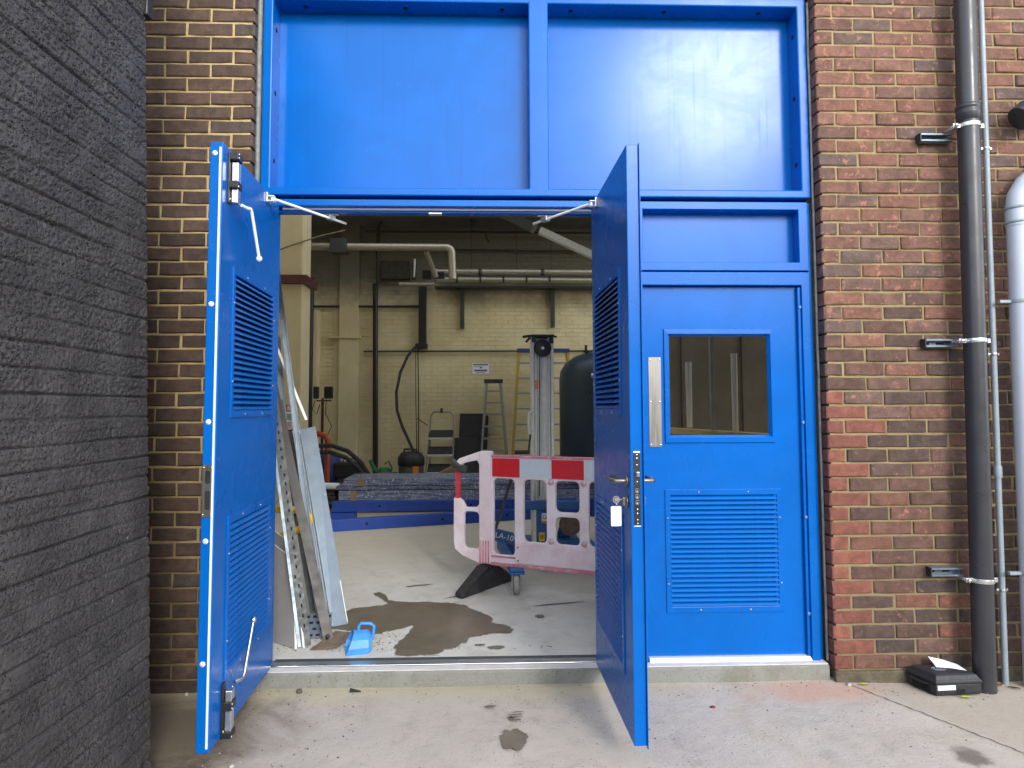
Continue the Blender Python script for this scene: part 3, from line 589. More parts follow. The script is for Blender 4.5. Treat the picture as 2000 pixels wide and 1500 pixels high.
vs = [(x, 0.110, z) for x, z in O] + [(x, 0.098, z) for x, z in Q] + [(x, 0.097, z) for x, z in S] + [(x, 0.118, z) for x, z in I] + [(x, 0.126, z) for x, z in I]
b.add(vs, [(r_*4 + k, r_*4 + (k + 1) % 4, r_*4 + 4 + (k + 1) % 4, r_*4 + 4 + k) for r_ in range(4) for k in range(4)]); wf = b.build('window_frame', M['blue'], sd_)
b = MB(); b.box(ix0 - .006, ix1 + .006, 0.121, 0.125, iz0 - .006, iz1 + .006); b.build('pane', M['glass'], wf)
b = MB(); b.box(0.838, 0.906, 0.1045, 0.1075, 1.233, 1.712); pp = b.build('push_plate', M['steel'], sd_, bev=0.001)
sc_ = MB().ball((0, 0, 0), 0.0052, 8, sq=(1, 0.5, 1)).mesh('screw', [M['chrome']])
for x in (0.847, 0.897):
    for z in (1.245, 1.474, 1.700): o = inst(sc_, 'screw', pp, (0, 0, 0)); o.matrix_basis = WM(pp).inverted() @ Matrix.Translation((x, 0.104, z))
b = MB(); b.hexa([(0.815, 0.070, 0.122), (1.672, 0.070, 0.122), (1.672, 0.135, 0.122), (0.815, 0.135, 0.122), (0.815, 0.082, 0.143), (1.662, 0.082, 0.143), (1.662, 0.135, 0.143), (0.815, 0.135, 0.143)]); b.build('weather_bar', M['alu_bar'], sd_, bev=0.003)
louvre(sd_, 0.916 - 0.81, 1.541 - 0.81, 0.366 - 0.145, 1.008 - 0.145, -1, 0.0, 0.026, 23)
b = MB(); b.disc((0.826, 0.1065, 1.06), 0.010, 'Y', 0.006); b.build('lock_cylinder', M['steel'], sd_)

# double door leaves, standing open towards the camera ------------------------------
def leaf(label, hx, hy, dx, dy, sg):
    th = math.atan2(dy, dx); t = thing('door_leaf', label, 'door', (hx, hy, 0.143), th)
    W_, H_ = 0.8211, 2.3685
    b = MB(); ya, yb = (-0.050, 0.0) if sg > 0 else (0.0, 0.050)
    b.holed([0.0, 0.095, 0.643, W_], [0, 0.259, 0.833, 1.294, 1.866, H_], [(1, 1), (1, 3)], ya, yb); b.build('door_panel', M['blue'], t, bev=0.003, world=False)
    louvre(t, 0.066, 0.680, 1.265, 1.894, sg, 0.0, 0.024); louvre(t, 0.066, 0.680, 0.213, 0.861, sg, 0.0, 0.024)
    return t
LB = MB
ll = leaf('left blue door leaf standing open with shoot bolts and white edge strip', -1.1144, 0.0338, 0.0409, -0.8201, 1)
rl = leaf('right blue door leaf standing open with lever handle and hanging key', 0.5279, 0.0262, 0.0174, -0.8226, -1)
z_ = lambda z: z - 0.143
b = LB(); b.box(0.8195, 0.8245, -0.013, -0.005, z_(0.16), z_(2.49)); b.build('edge_seal', M['seal_white'], ll, world=False)
pm = LB().disc((0, 0, 0), 0.0105, 'X', 0.003, 16).mesh('hole_plug', [M['plug']])
for z in (2.465, 1.857, 1.394, 0.935, 0.473): inst(pm, 'hole_plug', ll, (0.8218, -0.031, z_(z)))
b = plate([(-0.0375, z_(1.027)), (-0.0145 + 0.02, z_(1.027)), (-0.0145 + 0.02, z_(1.228)), (-0.0375, z_(1.228))], [rounded(-0.026, -0.007, z_(1.155), z_(1.205), 0.008), rounded(-0.026, -0.007, z_(1.055), z_(1.128), 0.006)], 0, 0.002)
b.v = [(0.8212 + y, x - 0.012, z) for x, y, z in b.v]; sp = b.build('strike_plate', M['steel'], ll, world=False)
b = LB(); b.box(0.8205, 0.8213, -0.042, -0.016, z_(1.05), z_(1.21)); b.build('strike_box', M['black_metal'], sp, world=False)
cs = MB().ball((0, 0, 0), 0.0035, 8, sq=(0.5, 1, 1)).mesh('screw', [M['chrome']])
for y in (-0.044, -0.014):
    for z in (1.037, 1.218): inst(cs, 'screw', sp, (0.8236, y, z_(z)))
def shoot_bolt(s0, za, zb, rod, up):
    o = LB().box(s0 + 0.026, s0 + 0.060, 0.0, 0.008, z_(za), z_(zb)).build('shoot_bolt', M['black_metal'], ll, bev=0.002, world=False)
    b = LB(); h = zb - za
    b.box(s0 + 0.004, s0 + 0.040, 0.010, 0.036, z_(za + h*0.02), z_(zb - h*0.16)); b.build('bolt_case', M['zinc'], o, bev=0.003, world=False)
    for f0, f1 in ((0.86, 1.0), (0.30, 0.44)) if up else ((0.0, 0.12), (0.50, 0.66)): LB().box(s0 + 0.000, s0 + 0.058, 0.006, 0.041, z_(za + h*f0), z_(za + h*f1)).build('bolt_guide', M['black_metal'], o, bev=0.003, world=False)
    for f0 in ((0.97, 0.90, 0.33, 0.08) if up else (0.94, 0.62, 0.54, 0.12, 0.03)): inst(sc2, 'screw', o, (s0 + 0.050, 0.009 if 0.05 < f0 < .3 or .7 < f0 < .9 else 0.042, z_(za + h*f0)))
    P = [(x, y, z_(z)) for x, y, z in rod]; b = LB(); b.tube(P, 0.0068, 10); b.ball(P[-1], 0.0135, 12); b.build('crank_handle', M['chrome'] if not up else M['plug'], o, world=False)
sc2 = MB().ball((0, 0, 0), 0.005, 8, sq=(1, 0.7, 1)).mesh('screw', [M['chrome']])
shoot_bolt(0.706, 2.283, 2.492, [(0.70, 0.036, 2.292), (0.672, 0.05, 2.288), (0.65, 0.058, 2.292), (0.640, 0.060, 2.280), (0.530, 0.062, 2.105)], True)
shoot_bolt(0.648, 0.137, 0.350, [(0.655, 0.036, 0.338), (0.628, 0.05, 0.335), (0.615, 0.056, 0.340), (0.605, 0.058, 0.352), (0.500, 0.060, 0.535)], False)
def stay(door, a, bpt, c, nrm):
    A, B_, E = Vector(a), Vector(bpt), Vector(c)
    o = MB().tube([A, E], 0.0068, 10).build('door_stay', M['plug'], door)
    b = MB(); b.box(A.x - 0.020*nrm - 0.003, A.x - 0.020*nrm + 0.003, A.y - 0.026, A.y + 0.026, A.z - 0.022, A.z + 0.026); b.build('stay_bracket', M['zinc'], o, bev=0.001)
    b = MB(); b.box(min(A.x - 0.02*nrm, A.x + 0.01*nrm), max(A.x - 0.02*nrm, A.x + 0.01*nrm), A.y - 0.016, A.y + 0.016, A.z + 0.009, A.z + 0.013); b.box(min(A.x - 0.02*nrm, A.x + 0.01*nrm), max(A.x - 0.02*nrm, A.x + 0.01*nrm), A.y - 0.016, A.y + 0.016, A.z - 0.015, A.z - 0.011); b.lathe([(0.008, -0.018), (0.008, 0.016)], A, 10); b.build('stay_fork', M['plug'], o, bev=0.001)
    b = MB(); d = (E - A).normalized(); b.bar(B_ - d*0.022, B_ + d*0.022, 0.03, 0.026); b.box(B_.x - 0.042, B_.x + 0.042, B_.y - 0.014, B_.y + 0.014, B_.z + 0.016, B_.z + 0.020); b.build('stay_clamp', M['zinc'], o, bev=0.002)
stay(ll, (-1.078, -0.175, 2.476), (-0.872, 0.145, 2.474), (-0.812, 0.240, 2.470), 1)
stay(rl, (0.506, -0.115, 2.480), (0.293, 0.150, 2.474), (0.232, 0.226, 2.470), -1)
# right leaf: outer lip, lock case, levers, key with tag
b = LB(); b.box(0.800, 0.833, 0.050, 0.0535, -0.008, 2.3725); b.build('meeting_lip', M['blue'], rl, bev=0.001, world=False)
b = LB(); b.box(0.8208, 0.8232, 0.012, 0.038, z_(0.979), z_(1.271)); fp = b.build('lock_faceplate', M['black_metal'], rl, world=False)
b = LB(); b.box(0.8208, 0.8236, 0.0115, 0.0385, z_(1.266), z_(1.272)); b.box(0.8208, 0.8236, 0.0115, 0.0385, z_(0.978), z_(0.982)); b.build('faceplate_end', M['seal_white'], fp, world=False)
for z in (1.258, 1.244, 1.218, 1.152, 1.045, 1.028, 1.004, 0.990): inst(cs, 'screw', fp, (0.8236, 0.0255, z_(z)))
b = LB(); b.hexa([(0.823, 0.015, z_(1.172)), (0.833, 0.022, z_(1.172)), (0.833, 0.034, z_(1.172)), (0.823, 0.036, z_(1.172)), (0.823, 0.015, z_(1.192)), (0.833, 0.022, z_(1.192)), (0.833, 0.034, z_(1.192)), (0.823, 0.036, z_(1.192))]); b.build('latch', M['chrome'], fp, bev=0.003, world=False)
for z in (1.118, 1.095, 1.072):
    b = LB(); b.lathe([(0.0098, 0), (0.0098, 0.0015), (0.0075, 0.0015), (0.0075, 0.0003)], (0.8232, 0.0255, z_(z)), 16, 'X'); b.build('deadbolt', M['steel'], fp, world=False)
for sg, y0 in ((-1, 0.0), (1, 0.050)):
    zc = z_(1.150); y = lambda d: y0 + sg*d
    b = LB(); b.lathe([(0.026, min(y(0), y(0.009))), (0.026, max(y(0), y(0.009)))], (0.765, 0, zc), 20, 'Y'); o = b.build('lever_handle', M['steel'], rl, bev=0.001, world=False)
    b = LB(); b.tube([(0.765, y(0.008), zc), (0.765, y(0.046), zc), (0.758, y(0.056), zc), (0.742, y(0.060), zc), (0.665, y(0.060), zc), (0.645, y(0.056), zc), (0.636, y(0.044), zc), (0.634, y(0.012), zc)], [0.0095]*8, 12); b.build('lever', M['steel'], o, world=False)
    b = LB(); b.lathe([(0.024, min(y(0), y(0.009))), (0.024, max(y(0), y(0.009)))], (0.765, 0, z_(1.068)), 20, 'Y'); b.box(0.758, 0.772, min(y(0), y(0.022)), max(y(0), y(0.022)), z_(1.052), z_(1.084)); b.build('cylinder_rose', M['steel'], rl, bev=0.002, world=False)
ky = thing('key', 'bright key in the lock of the right door leaf', 'key', (0, 0, 0)); kx = Vector((0.5279, 0.0262, 0)); e1 = Vector((0.02115, -0.99978, 0)); e2 = Vector((0.99978, 0.02115, 0))
def kl(s, y, z): return kx + e1*s + e2*y + Vector((0, 0, z))
b = MB(); b.bar(kl(0.765, -0.016, 1.076), kl(0.765, -0.036, 1.076), 0.009, 0.003)
cen = kl(0.765, -0.047, 1.076)
for k in range(12):
    a0, a1 = 2*math.pi*k/12, 2*math.pi*(k + 1)/12
    b.bar(cen + e2*0.012*math.cos(a0) + Vector((0, 0, 0.014*math.sin(a0))), cen + e2*0.012*math.cos(a1) + Vector((0, 0, 0.014*math.sin(a1))), 0.004, 0.0095, up=tuple(-e1))
b.bar(cen + e2*0.010, cen - e2*0.006, 0.003, 0.016); b.build('key_blade', M['chrome'], ky)
b = MB(); b.tube([kl(0.765, -0.047, 1.064), kl(0.770, -0.046, 1.054), kl(0.768, -0.047, 1.046)], 0.0012, 6); b.build('wire_loop', M['chrome'], ky)
tg = thing('key_tag', 'white paper key tag hanging below the door lock', 'tag', (0, 0, 0))
b = plate(rounded(-0.021, 0.021, -0.079, 0.0, 0.004), [], -0.0008, 0.0008); b.v = [tuple(kl(0.768, -0.048 + x, 1.050 + z) + e1*y) for x, y, z in b.v]; b.build('tag_card', M['paper'], tg)
b = MB()
for k, (xa, xb, zz_) in enumerate(((-0.013, -0.006, -0.015), (-0.002, 0.006, -0.013), (-0.012, 0.010, -0.028), (-0.012, 0.012, -0.040), (-0.012, 0.008, -0.052))):
    P = [kl(0.7690, -0.048 + x, 1.050 + zz_ + dz) for x, dz in ((xa, 0), (xb, 0), (xb, 0.003), (xa, 0.003))]; b.add(P, [(0, 1, 2, 3)])
b.build('handwriting', M['conduit'], tg)
# ------------------------------------------------------------------ outside fittings on the right
dp = thing('downpipe', 'thick black plastic downpipe clamped to the right brick wall', 'downpipe', (2.45, -0.11, GZ))
ax = lambda z: 2.446 + 0.0172*z; r = 0.051
b = MB(); b.tube([(ax(z), -0.105, z) for z in (0.03, 1.0, 2.0, 2.935)], r, 28); b.build('lower_pipe', M['pipe_black'], dp)
b = MB(); b.tube([(ax(z), -0.105, z) for z in (2.96, 3.4, 4.3)], r, 28); b.build('upper_pipe', M['pipe_black'], dp)
b = MB(); z0 = 2.93
b.lathe([(0.052, 0), (0.0545, 0.002), (0.0545, 0.028), (0.058, 0.036), (0.058, 0.046), (0.055, 0.052), (0.055, 0.062), (0.0585, 0.068), (0.0585, 0.078), (0.054, 0.086), (0.0512, 0.088)], (ax(z0), -0.105, z0), 28); b.build('socket', M['pipe_black'], dp)
for zc in (2.905, 1.778, 0.575):
    x = ax(zc); b = MB(); b.lathe([(0.0525, -0.011), (0.0552, -0.011), (0.0552, 0.011), (0.0525, 0.011)], (x, -0.105, zc), 28)
    b.box(x - 0.090, x - 0.048, -0.118, -0.112, zc - 0.011, zc + 0.011); b.box(x + 0.048, x + 0.074, -0.118, -0.112, zc - 0.011, zc + 0.011); o = b.build('pipe_clamp', M['zinc'], dp, bev=0.001)
    b = MB(); b.lathe([(0.011, -0.132), (0.011, -0.112)], (x - 0.076, 0, zc), 6, 'Y'); b.lathe([(0.008, -0.112), (0.008, 0.0)], (x - 0.076, 0, zc), 8, 'Y'); b.build('bolt', M['chrome'], o)
    b = MB(); zr_ = zc - (0.030 if zc > 2 else 0.004 if zc > 1 else -0.022); xl = x - 0.21
    b.box(xl, x - 0.04, -0.0405, -0.037, zr_ - 0.021, zr_ - 0.012); b.box(xl, x - 0.04, -0.0405, -0.037, zr_ + 0.012, zr_ + 0.021)
    b.box(xl, x - 0.04, -0.0365, -0.002, zr_ - 0.021, zr_ - 0.0185); b.box(xl, x - 0.04, -0.0365, -0.002, zr_ + 0.0185, zr_ + 0.021); b.box(xl + 0.002, x - 0.04, -0.006, -0.003, zr_ - 0.018, zr_ + 0.018); o2 = b.build('wall_rail', M['galv'], dp)
    b = MB(); b.box(xl - 0.006, xl - 0.0005, -0.0425, 0.0, zr_ - 0.023, zr_ + 0.023); b.build('end_cap', M['black_plastic'], o2)
    b = MB(); b.box(xl + 0.075, xl + 0.115, -0.0075, -0.0063, zr_ - 0.006, zr_ + 0.006); b.box(xl + 0.022, xl + 0.036, -0.0075, -0.0063, zr_ - 0.007, zr_ + 0.007); b.build('slot', M['dark_hole'], o2)
cn = thing('conduit', 'thin grey metal conduit between the black downpipe and the pale pipe', 'conduit', (2.63, -0.04, GZ))
cx = lambda z: 2.603 + 0.0115*z
b = MB(); b.tube([(cx(z), -0.040, z) for z in (0.02, 1.2, 2.4, 4.3)], 0.0145, 14); b.build('tube', M['conduit'], cn)
b = MB(); b.lathe([(0.0145, -0.03), (0.0195, -0.03), (0.0195, 0.03), (0.0145, 0.03)], (cx(1.105), -0.040, 1.105), 14); b.build('coupling', M['conduit'], cn, bev=0.001)
for zc in (2.815, 1.715, 0.505):
    b = MB(); b.lathe([(0.0145, -0.006), (0.019, -0.006), (0.019, 0.006), (0.0145, 0.006)], (cx(zc), -0.040, zc), 14); b.box(cx(zc) - 0.030, cx(zc) + 0.030, -0.043, -0.037, zc - 0.006, zc + 0.006)
    b.box(cx(zc) - 0.062, cx(zc) - 0.012, -0.016, -0.002, zc - 0.022, zc - 0.004); b.build('saddle', M['zinc'], cn, bev=0.001)
pp2 = thing('drain_pipe', 'wide pale grey plastic drain pipe with angled socket at the right edge', 'pipe', (2.74, -0.09, GZ))
px = 2.742
b = MB(); b.tube([(px - 0.022 + 0.0115*z, -0.09, z) for z in (0.03, 1.2, 2.46)], 0.052, 28); b.build('pipe', M['pipe_grey'], pp2)
xe = px + 0.0065
b = MB(); b.tube([(xe, -0.09, 2.38), (xe, -0.09, 2.47), (xe + 0.012, -0.09, 2.54), (xe + 0.05, -0.09, 2.60), (xe + 0.12, -0.09, 2.66), (xe + 0.50, -0.09, 2.92)], [0.056, 0.056, 0.056, 0.056, 0.056, 0.053], 28); b.build('bend', M['pipe_grey'], pp2)
b = MB()
for zc in (2.40, 2.475): b.lathe([(0.056, -0.008), (0.0605, -0.005), (0.0605, 0.005), (0.056, 0.008)], (xe, -0.09, zc), 28)
for s_ in (0.10, 0.16): 
    c_ = Vector((xe + s_, -0.09, 2.645 + (s_ - 0.10)*0.70)); d_ = Vector((0.82, 0, 0.57)); b.tube([c_ - d_*0.006, c_ + d_*0.006], 0.0605, 28)
b.build('seal_ring', M['conduit'], pp2)
for zc in (1.985, 0.60):
    xx = px - 0.022 + 0.0115*zc; b = MB(); b.lathe([(0.052, -0.010), (0.0555, -0.010), (0.0555, 0.010), (0.052, 0.010)], (xx, -0.09, zc), 28); b.box(xx - 0.115, xx - 0.05, -0.095, -0.075, zc - 0.008, zc + 0.008); b.build('pipe_clip', M['conduit'], pp2, bev=0.002)
b = MB(); b.box(px - 0.012, px + 0.03, -0.1435, -0.1405, 1.81, 1.865); b.build('pipe_label', M['conduit'], pp2)
bp = thing('black_pipe', 'short angled end of a black pipe high at the right edge', 'pipe', (2.82, -0.09, 2.95))
d_ = Vector((0.80, -0.05, 0.60)); a0 = Vector((2.785, -0.09, 2.955))
b = MB(); b.tube([a0, a0 + d_*0.03, a0 + d_*0.032, a0 + d_*0.06, a0 + d_*0.10, a0 + d_*0.8], [0.066, 0.070, 0.067, 0.070, 0.064, 0.064], 26); b.build('pipe', M['pipe_black'], bp)
b = MB(); b.tube([a0 + d_*0.062, a0 + d_*0.078], 0.0705, 26); b.build('pale_ring', M['conduit'], bp)
# black tool case with paper, small litter
tc = thing('tool_case', 'scuffed black plastic tool case lying by the foot of the downpipe', 'tool case', (2.26, -0.12, GZ))
P0 = Vector((2.150, -0.182, GZ)); ex = Vector((0.2285, 0.012, 0)).normalized(); ey = Vector((-0.06, 0.1, 0)).normalized()
ey = Vector((-0.285, 0.958, 0)); ey.normalize()
def tcp(x, y, z): return tuple(P0 + ex*x + ey*y + Vector((0, 0, z)))
LX, LY = 0.235, 0.165
def ring(inset, z): return [tcp(inset, inset, z), tcp(LX - inset, inset, z), tcp(LX - inset, LY - inset, z), tcp(inset, LY - inset, z)]
def loft(b, rings):
    vs = [p for r_ in rings for p in r_]; fs = [(i*4 + k, i*4 + (k + 1) % 4, i*4 + 4 + (k + 1) % 4, i*4 + 4 + k) for i in range(len(rings) - 1) for k in range(4)]
    return b.add(vs, fs + [(3, 2, 1, 0), tuple(len(vs) - 4 + k for k in range(4))])
b = MB(); loft(b, [ring(0.006, -0.004), ring(0.0, 0.012), ring(0.0, 0.050)]); b.build('case_base', M['black_plastic'], tc, bev=0.004)
b = MB(); loft(b, [ring(-0.003, 0.052), ring(-0.003, 0.064), ring(0.004, 0.072), ring(0.012, 0.088), ring(0.022, 0.094)]); b.build('case_lid', M['black_plastic'], tc, bev=0.004)
b = MB(); b.hexa([tcp(0.105, -0.002, 0.006), tcp(0.145, -0.002, 0.006), tcp(0.145, 0.012, 0.006), tcp(0.105, 0.012, 0.006), tcp(0.105, -0.002, 0.026), tcp(0.145, -0.002, 0.026), tcp(0.145, 0.012, 0.026), tcp(0.105, 0.012, 0.026)]); b.build('catch', M['dark_hole'], tc, bev=0.001)
b = MB(); b.hexa([tcp(0.006, -0.0025, 0.024), tcp(0.098, -0.0025, 0.024), tcp(0.098, 0.002, 0.024), tcp(0.006, 0.002, 0.024), tcp(0.006, -0.0025, 0.047), tcp(0.098, -0.0025, 0.047), tcp(0.098, 0.002, 0.047), tcp(0.006, 0.002, 0.047)]); b.build('paper_label', M['paper'], tc, bev=0.002)
b = MB(); b.hexa([tcp(-0.004, 0.03, 0.004), tcp(0.01, 0.03, 0.004), tcp(0.01, 0.13, 0.004), tcp(-0.004, 0.13, 0.004), tcp(-0.004, 0.03, 0.038), tcp(0.01, 0.03, 0.038), tcp(0.01, 0.13, 0.038), tcp(-0.004, 0.13, 0.038)]); b.build('handle_recess', M['dark_hole'], tc, bev=0.002)
b = MB(); b.tube([tcp(-0.010, 0.035, 0.045), tcp(-0.014, 0.055, 0.042), tcp(-0.014, 0.105, 0.042), tcp(-0.010, 0.125, 0.045)], 0.005, 8); b.build('carry_handle', M['black_plastic'], tc)
b = MB(); cc = (0.098, 0.085)
b.tube([tcp(cc[0] + 0.034*math.cos(a), cc[1] + 0.020*math.sin(a), 0.0945) for a in [2*math.pi*k/24 for k in range(25)]], 0.0012, 5)
for dx in (-0.018, 0.0, 0.016):
    b.tube([tcp(cc[0] + dx + 0.008*math.cos(a), cc[1] + 0.010*math.sin(a), 0.0945) for a in [R(40 + 28*k) for k in range(11)]], 0.0009, 5)
b.build('embossed_logo', M['conduit'], tc)
ps = thing('paper_sheet', 'folded white paper sheet lying on the black tool case', 'paper', (2.31, -0.05, 0.15))
b = MB(); q = [tcp(0.105, 0.150, 0.131), tcp(0.098, 0.098, 0.098), tcp(0.205, 0.045, 0.0965), tcp(0.222, 0.110, 0.1015)]
mid = [(Vector(q[0])*0.5 + Vector(q[3])*0.5 + Vector((0, 0, 0.004))), (Vector(q[1])*0.5 + Vector(q[2])*0.5 + Vector((0, 0, 0.003)))]
top = [q[1], tuple(mid[1]), q[2], q[3], tuple(mid[0]), q[0]]; bot = [(x, y, z - 0.0012) for x, y, z in top]
b.add(top + bot, [(0, 1, 4, 5), (1, 2, 3, 4), (11, 10, 7, 6), (10, 9, 8, 7)] + [(k, (k + 1) % 6, 6 + (k + 1) % 6, 6 + k) for k in range(6)]); b.build('sheet', M['paper'], ps)
gz = lambda x, y: GZ + 0.006*noise.noise((x*1.3, y*1.3, 0)) - 0.012*max(0, min(1, (x - 1.75)/0.6))
def leaf_mesh(m, L, W_):
    b = MB(); P = [(-1, 0), (-0.5, 0.5), (-0.1, 0.62), (0.4, 0.42), (1, 0.05), (0.4, -0.40), (-0.1, -0.6), (-0.5, -0.48)]
    vs = [(x*L/2, y*W_/2, 0.004 + 0.25*W_*abs(y) * 0.5) for x, y in P] + [(x*L/2*0.9, 0, 0.0015 + 0.10*L*(x*x)*0.3) for x, _ in P]
    c0 = len(P); vs.append((0, 0, 0.002)); b.add(vs, [(k, (k + 1) % 8, 16) for k in range(8)]); b.add([(x, y, z + 0.0012) for x, y, z in vs], [(16, (k + 1) % 8, k) for k in range(8)]); return b.mesh('leaf', [m])
lg, lb_ = leaf_mesh(M['leaf_green'], 0.06, 0.026), leaf_mesh(M['leaf_brown'], 0.06, 0.035)
for x, y, rz, me, lab in ((1.872, -0.045, 0.2, lg, 'yellow green leaf on the ground by the foot of the right brick wall'), (2.285, -0.195, 0.1, lg, 'yellow green leaf lying in front of the black tool case'),
                          (2.70, -0.09, 1.0, lb_, 'orange brown leaf at the foot of the pale pipe'), (2.555, -0.06, 0.6, lb_, 'brown leaf between the downpipe and thin conduit'), (2.60, -0.10, 2.2, lb_, 'curled brown leaf in front of the thin conduit')):
    o = bpy.data.objects.new('leaf', me); C.objects.link(o); o.location = (x, y, gz(x, y) + 0.003); o.rotation_euler = (0.15, 0.1, rz); tag(o, lab, 'leaf', 'fallen leaves')
def stone(name, x, y, r_, m, label, sq=(1, 0.8, 0.6), grp='stones on the yard'):
    b = MB(); b.ball((0, 0, 0), r_, 10, sq=sq); b.v = [(vx*(1 + 0.3*noise.noise((vx*60 + x*9, vy*60, vz*60))), vy*(1 + 0.3*noise.noise((vx*60, vy*60 + 5 + y, vz*60))), vz) for vx, vy, vz in b.v]
    o = b.build(name, m); o.location = (x, y, gz(x, y) + r_*sq[2]*0.6); return tag(o, label, 'stone', grp)
stone('pebble', -1.497, -0.035, 0.013, M['pebble'], 'pale pebble against the base of the left brick wall')
stone('stone_chip', -0.95, -0.035, 0.016, M['chip'], 'dark brown stone chip below the left end of the step', (1, 0.8, 0.9))
stone('pebble', 1.79, -0.05, 0.013, M['pebble'], 'grey pebble at the right end of the concrete step')
stone('pebble', -1.02, -0.70, 0.012, M['pebble'], 'pale pebble at the bottom edge near the left door leaf')
b = MB(); b.hexa([(0, 0, 0), (0.055, 0.004, 0), (0.055, 0.010, 0), (0, 0.022, 0), (0, 0, 0.010), (0.055, 0.004, 0.004), (0.055, 0.010, 0.004), (0, 0.022, 0.014)]); o = b.build('plastic_shard', M['black_plastic'], world=False); o.location = (-0.705, -0.035, gz(-0.7, 0)); tag(o, 'black wedge shaped plastic shard below the step', 'plastic scrap')
stone('scrap', 1.029, -0.258, 0.013, M['leaf_red'], 'small dark red scrap on the concrete before the single door', (1, 0.8, 0.4), None)['category'] = 'scrap'
b = MB(); rr = random.Random(5)
for i in range(420):
    u = rr.random()
    if u < 0.35: x, y = rr.uniform(-1.3, -0.6), rr.uniform(-0.8, 0)
    elif u < 0.6: x, y = rr.uniform(-1.2, 1.75), -abs(rr.gauss(0, 0.05)) - 0.0
    elif u < 0.8: x, y = rr.uniform(1.75, 2.7), -abs(rr.gauss(0, 0.10)) - 0.015
    else: x, y = rr.uniform(-1.2, 2.3), rr.uniform(-0.8, 0)
    s_ = rr.uniform(0.0015, 0.0045)*(1.5 if rr.random() < 0.1 else 1); z = gz(x, y) + s_*0.4; P = [(x + s_*rr.uniform(.6, 1.2)*math.cos(a), y + s_*rr.uniform(.6, 1.2)*math.sin(a), z + rr.uniform(-.2, .2)*s_) for a in [R(72*k) for k in range(5)]]
    b.add(P + [(x, y, z + s_*0.8)], [(k, (k + 1) % 5, 5) for k in range(5)], rr.choice((0, 0, 1)))
b.build('grit', [M['chip'], M['pebble']], kind='stuff')['label'] = 'loose grit and crumbs scattered over the yard concrete'
b = MB()
for i in range(260):
    x, y = (rr.uniform(-1.2, -0.55), rr.uniform(0.30, 0.60)) if rr.random() < .8 else (rr.uniform(-1.1, 0.5), rr.uniform(0.30, 0.36))
    s_ = rr.uniform(0.002, 0.006); z = FZ + s_*0.3; P = [(x + s_*rr.uniform(.6, 1.4)*math.cos(a), y + s_*rr.uniform(.6, 1.2)*math.sin(a), z) for a in [R(72*k) for k in range(5)]]
    b.add(P + [(x, y, z + s_*0.8)], [(k, (k + 1) % 5, 5) for k in range(5)], rr.choice((0, 0, 1)))
b.build('debris', [M['chip'], M['pebble']], kind='stuff')['label'] = 'plaster crumbs and dust on the floor inside the doorway'

# ------------------------------------------------------------------ workshop interior: walls and services
YB = 8.25
bk = thing('workshop_back_wall', 'cream painted brick back wall of the workshop', 'wall')
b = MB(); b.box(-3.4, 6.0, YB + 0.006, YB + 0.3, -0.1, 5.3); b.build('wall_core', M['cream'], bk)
b = MB(); z = 0.05; k = 0; rr = random.Random(3)
while z < 4.75:
    x = -3.35 + (0.115 if k % 2 else 0)
    while x < 3.6:
        if not (-2.70 < x + 0.1 < -2.33 and z < 4.7):
            d = rr.uniform(-0.002, 0.002); b.add([(x + .004, YB + d, z + .004), (x + .221, YB + d, z + .004), (x + .221, YB + d, z + .071), (x + .004, YB + d, z + .071), (x, YB + .007, z), (x + .225, YB + .007, z), (x + .225, YB + .007, z + .075), (x, YB + .007, z + .075)],
                [(0, 1, 2, 3), (4, 5, 1, 0), (5, 6, 2, 1), (6, 7, 3, 2), (7, 4, 0, 3)])
        x += 0.228
    z += 0.0755; k += 1
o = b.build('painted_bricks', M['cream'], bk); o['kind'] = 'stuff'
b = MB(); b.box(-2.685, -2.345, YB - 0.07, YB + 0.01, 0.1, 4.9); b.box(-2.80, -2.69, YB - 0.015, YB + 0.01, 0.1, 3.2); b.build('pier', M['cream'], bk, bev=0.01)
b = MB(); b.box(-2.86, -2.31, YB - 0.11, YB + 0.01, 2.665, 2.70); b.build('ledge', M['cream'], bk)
b = MB(); b.box(-3.35, -3.02, YB - 0.22, YB + 0.01, 0.1, 3.15); b.build('pier', M['cream_plain'], bk, bev=0.01)
pc = thing('pillar', 'wide cream rendered pillar inside on the left', 'pillar', (-3.0, 6.0, FZ))
b = MB(); b.box(-3.36, -2.70, 6.0, 6.42, 0.05, 6.0); b.build('shaft', M['cream_plain'], pc, bev=0.02)
b = MB(); b.box(-3.36, -2.62, 5.90, 6.0, 3.205, 3.325); b.bar((-2.66, 5.95, 3.265), (-2.66, 6.5, 3.265), 0.08, 0.115); b.build('steel_tie', M['red_paint'], pc)
fs_ = thing('fire_point_sign', 'small red and green fire point sign on the cream pillar', 'sign', (-2.86, 5.99, 1.33))
b = MB(); b.box(-2.925, -2.805, 5.992, 5.998, 1.14, 1.50); b.build('sign_board', M['paper'], fs_)
b = MB(); b.box(-2.918, -2.812, 5.989, 5.9915, 1.395, 1.493); b.build('red_panel', M['sign_red'], fs_)
b = MB(); b.box(-2.885, -2.850, 5.986, 5.988, 1.41, 1.478); b.box(-2.845, -2.83, 5.986, 5.988, 1.41, 1.44); b.build('pictogram', M['letter_white'], fs_)
b = MB()
for i in range(4): b.box(-2.915, -2.815, 5.989, 5.9915, 1.345 - i*0.022, 1.358 - i*0.022)
b.build('green_text', M['sign_green'], fs_)
b = MB()
for i in range(4): b.box(-2.91, -2.825, 5.989, 5.9915, 1.240 - i*0.022, 1.248 - i*0.022)
b.build('red_text', M['sign_red'], fs_)
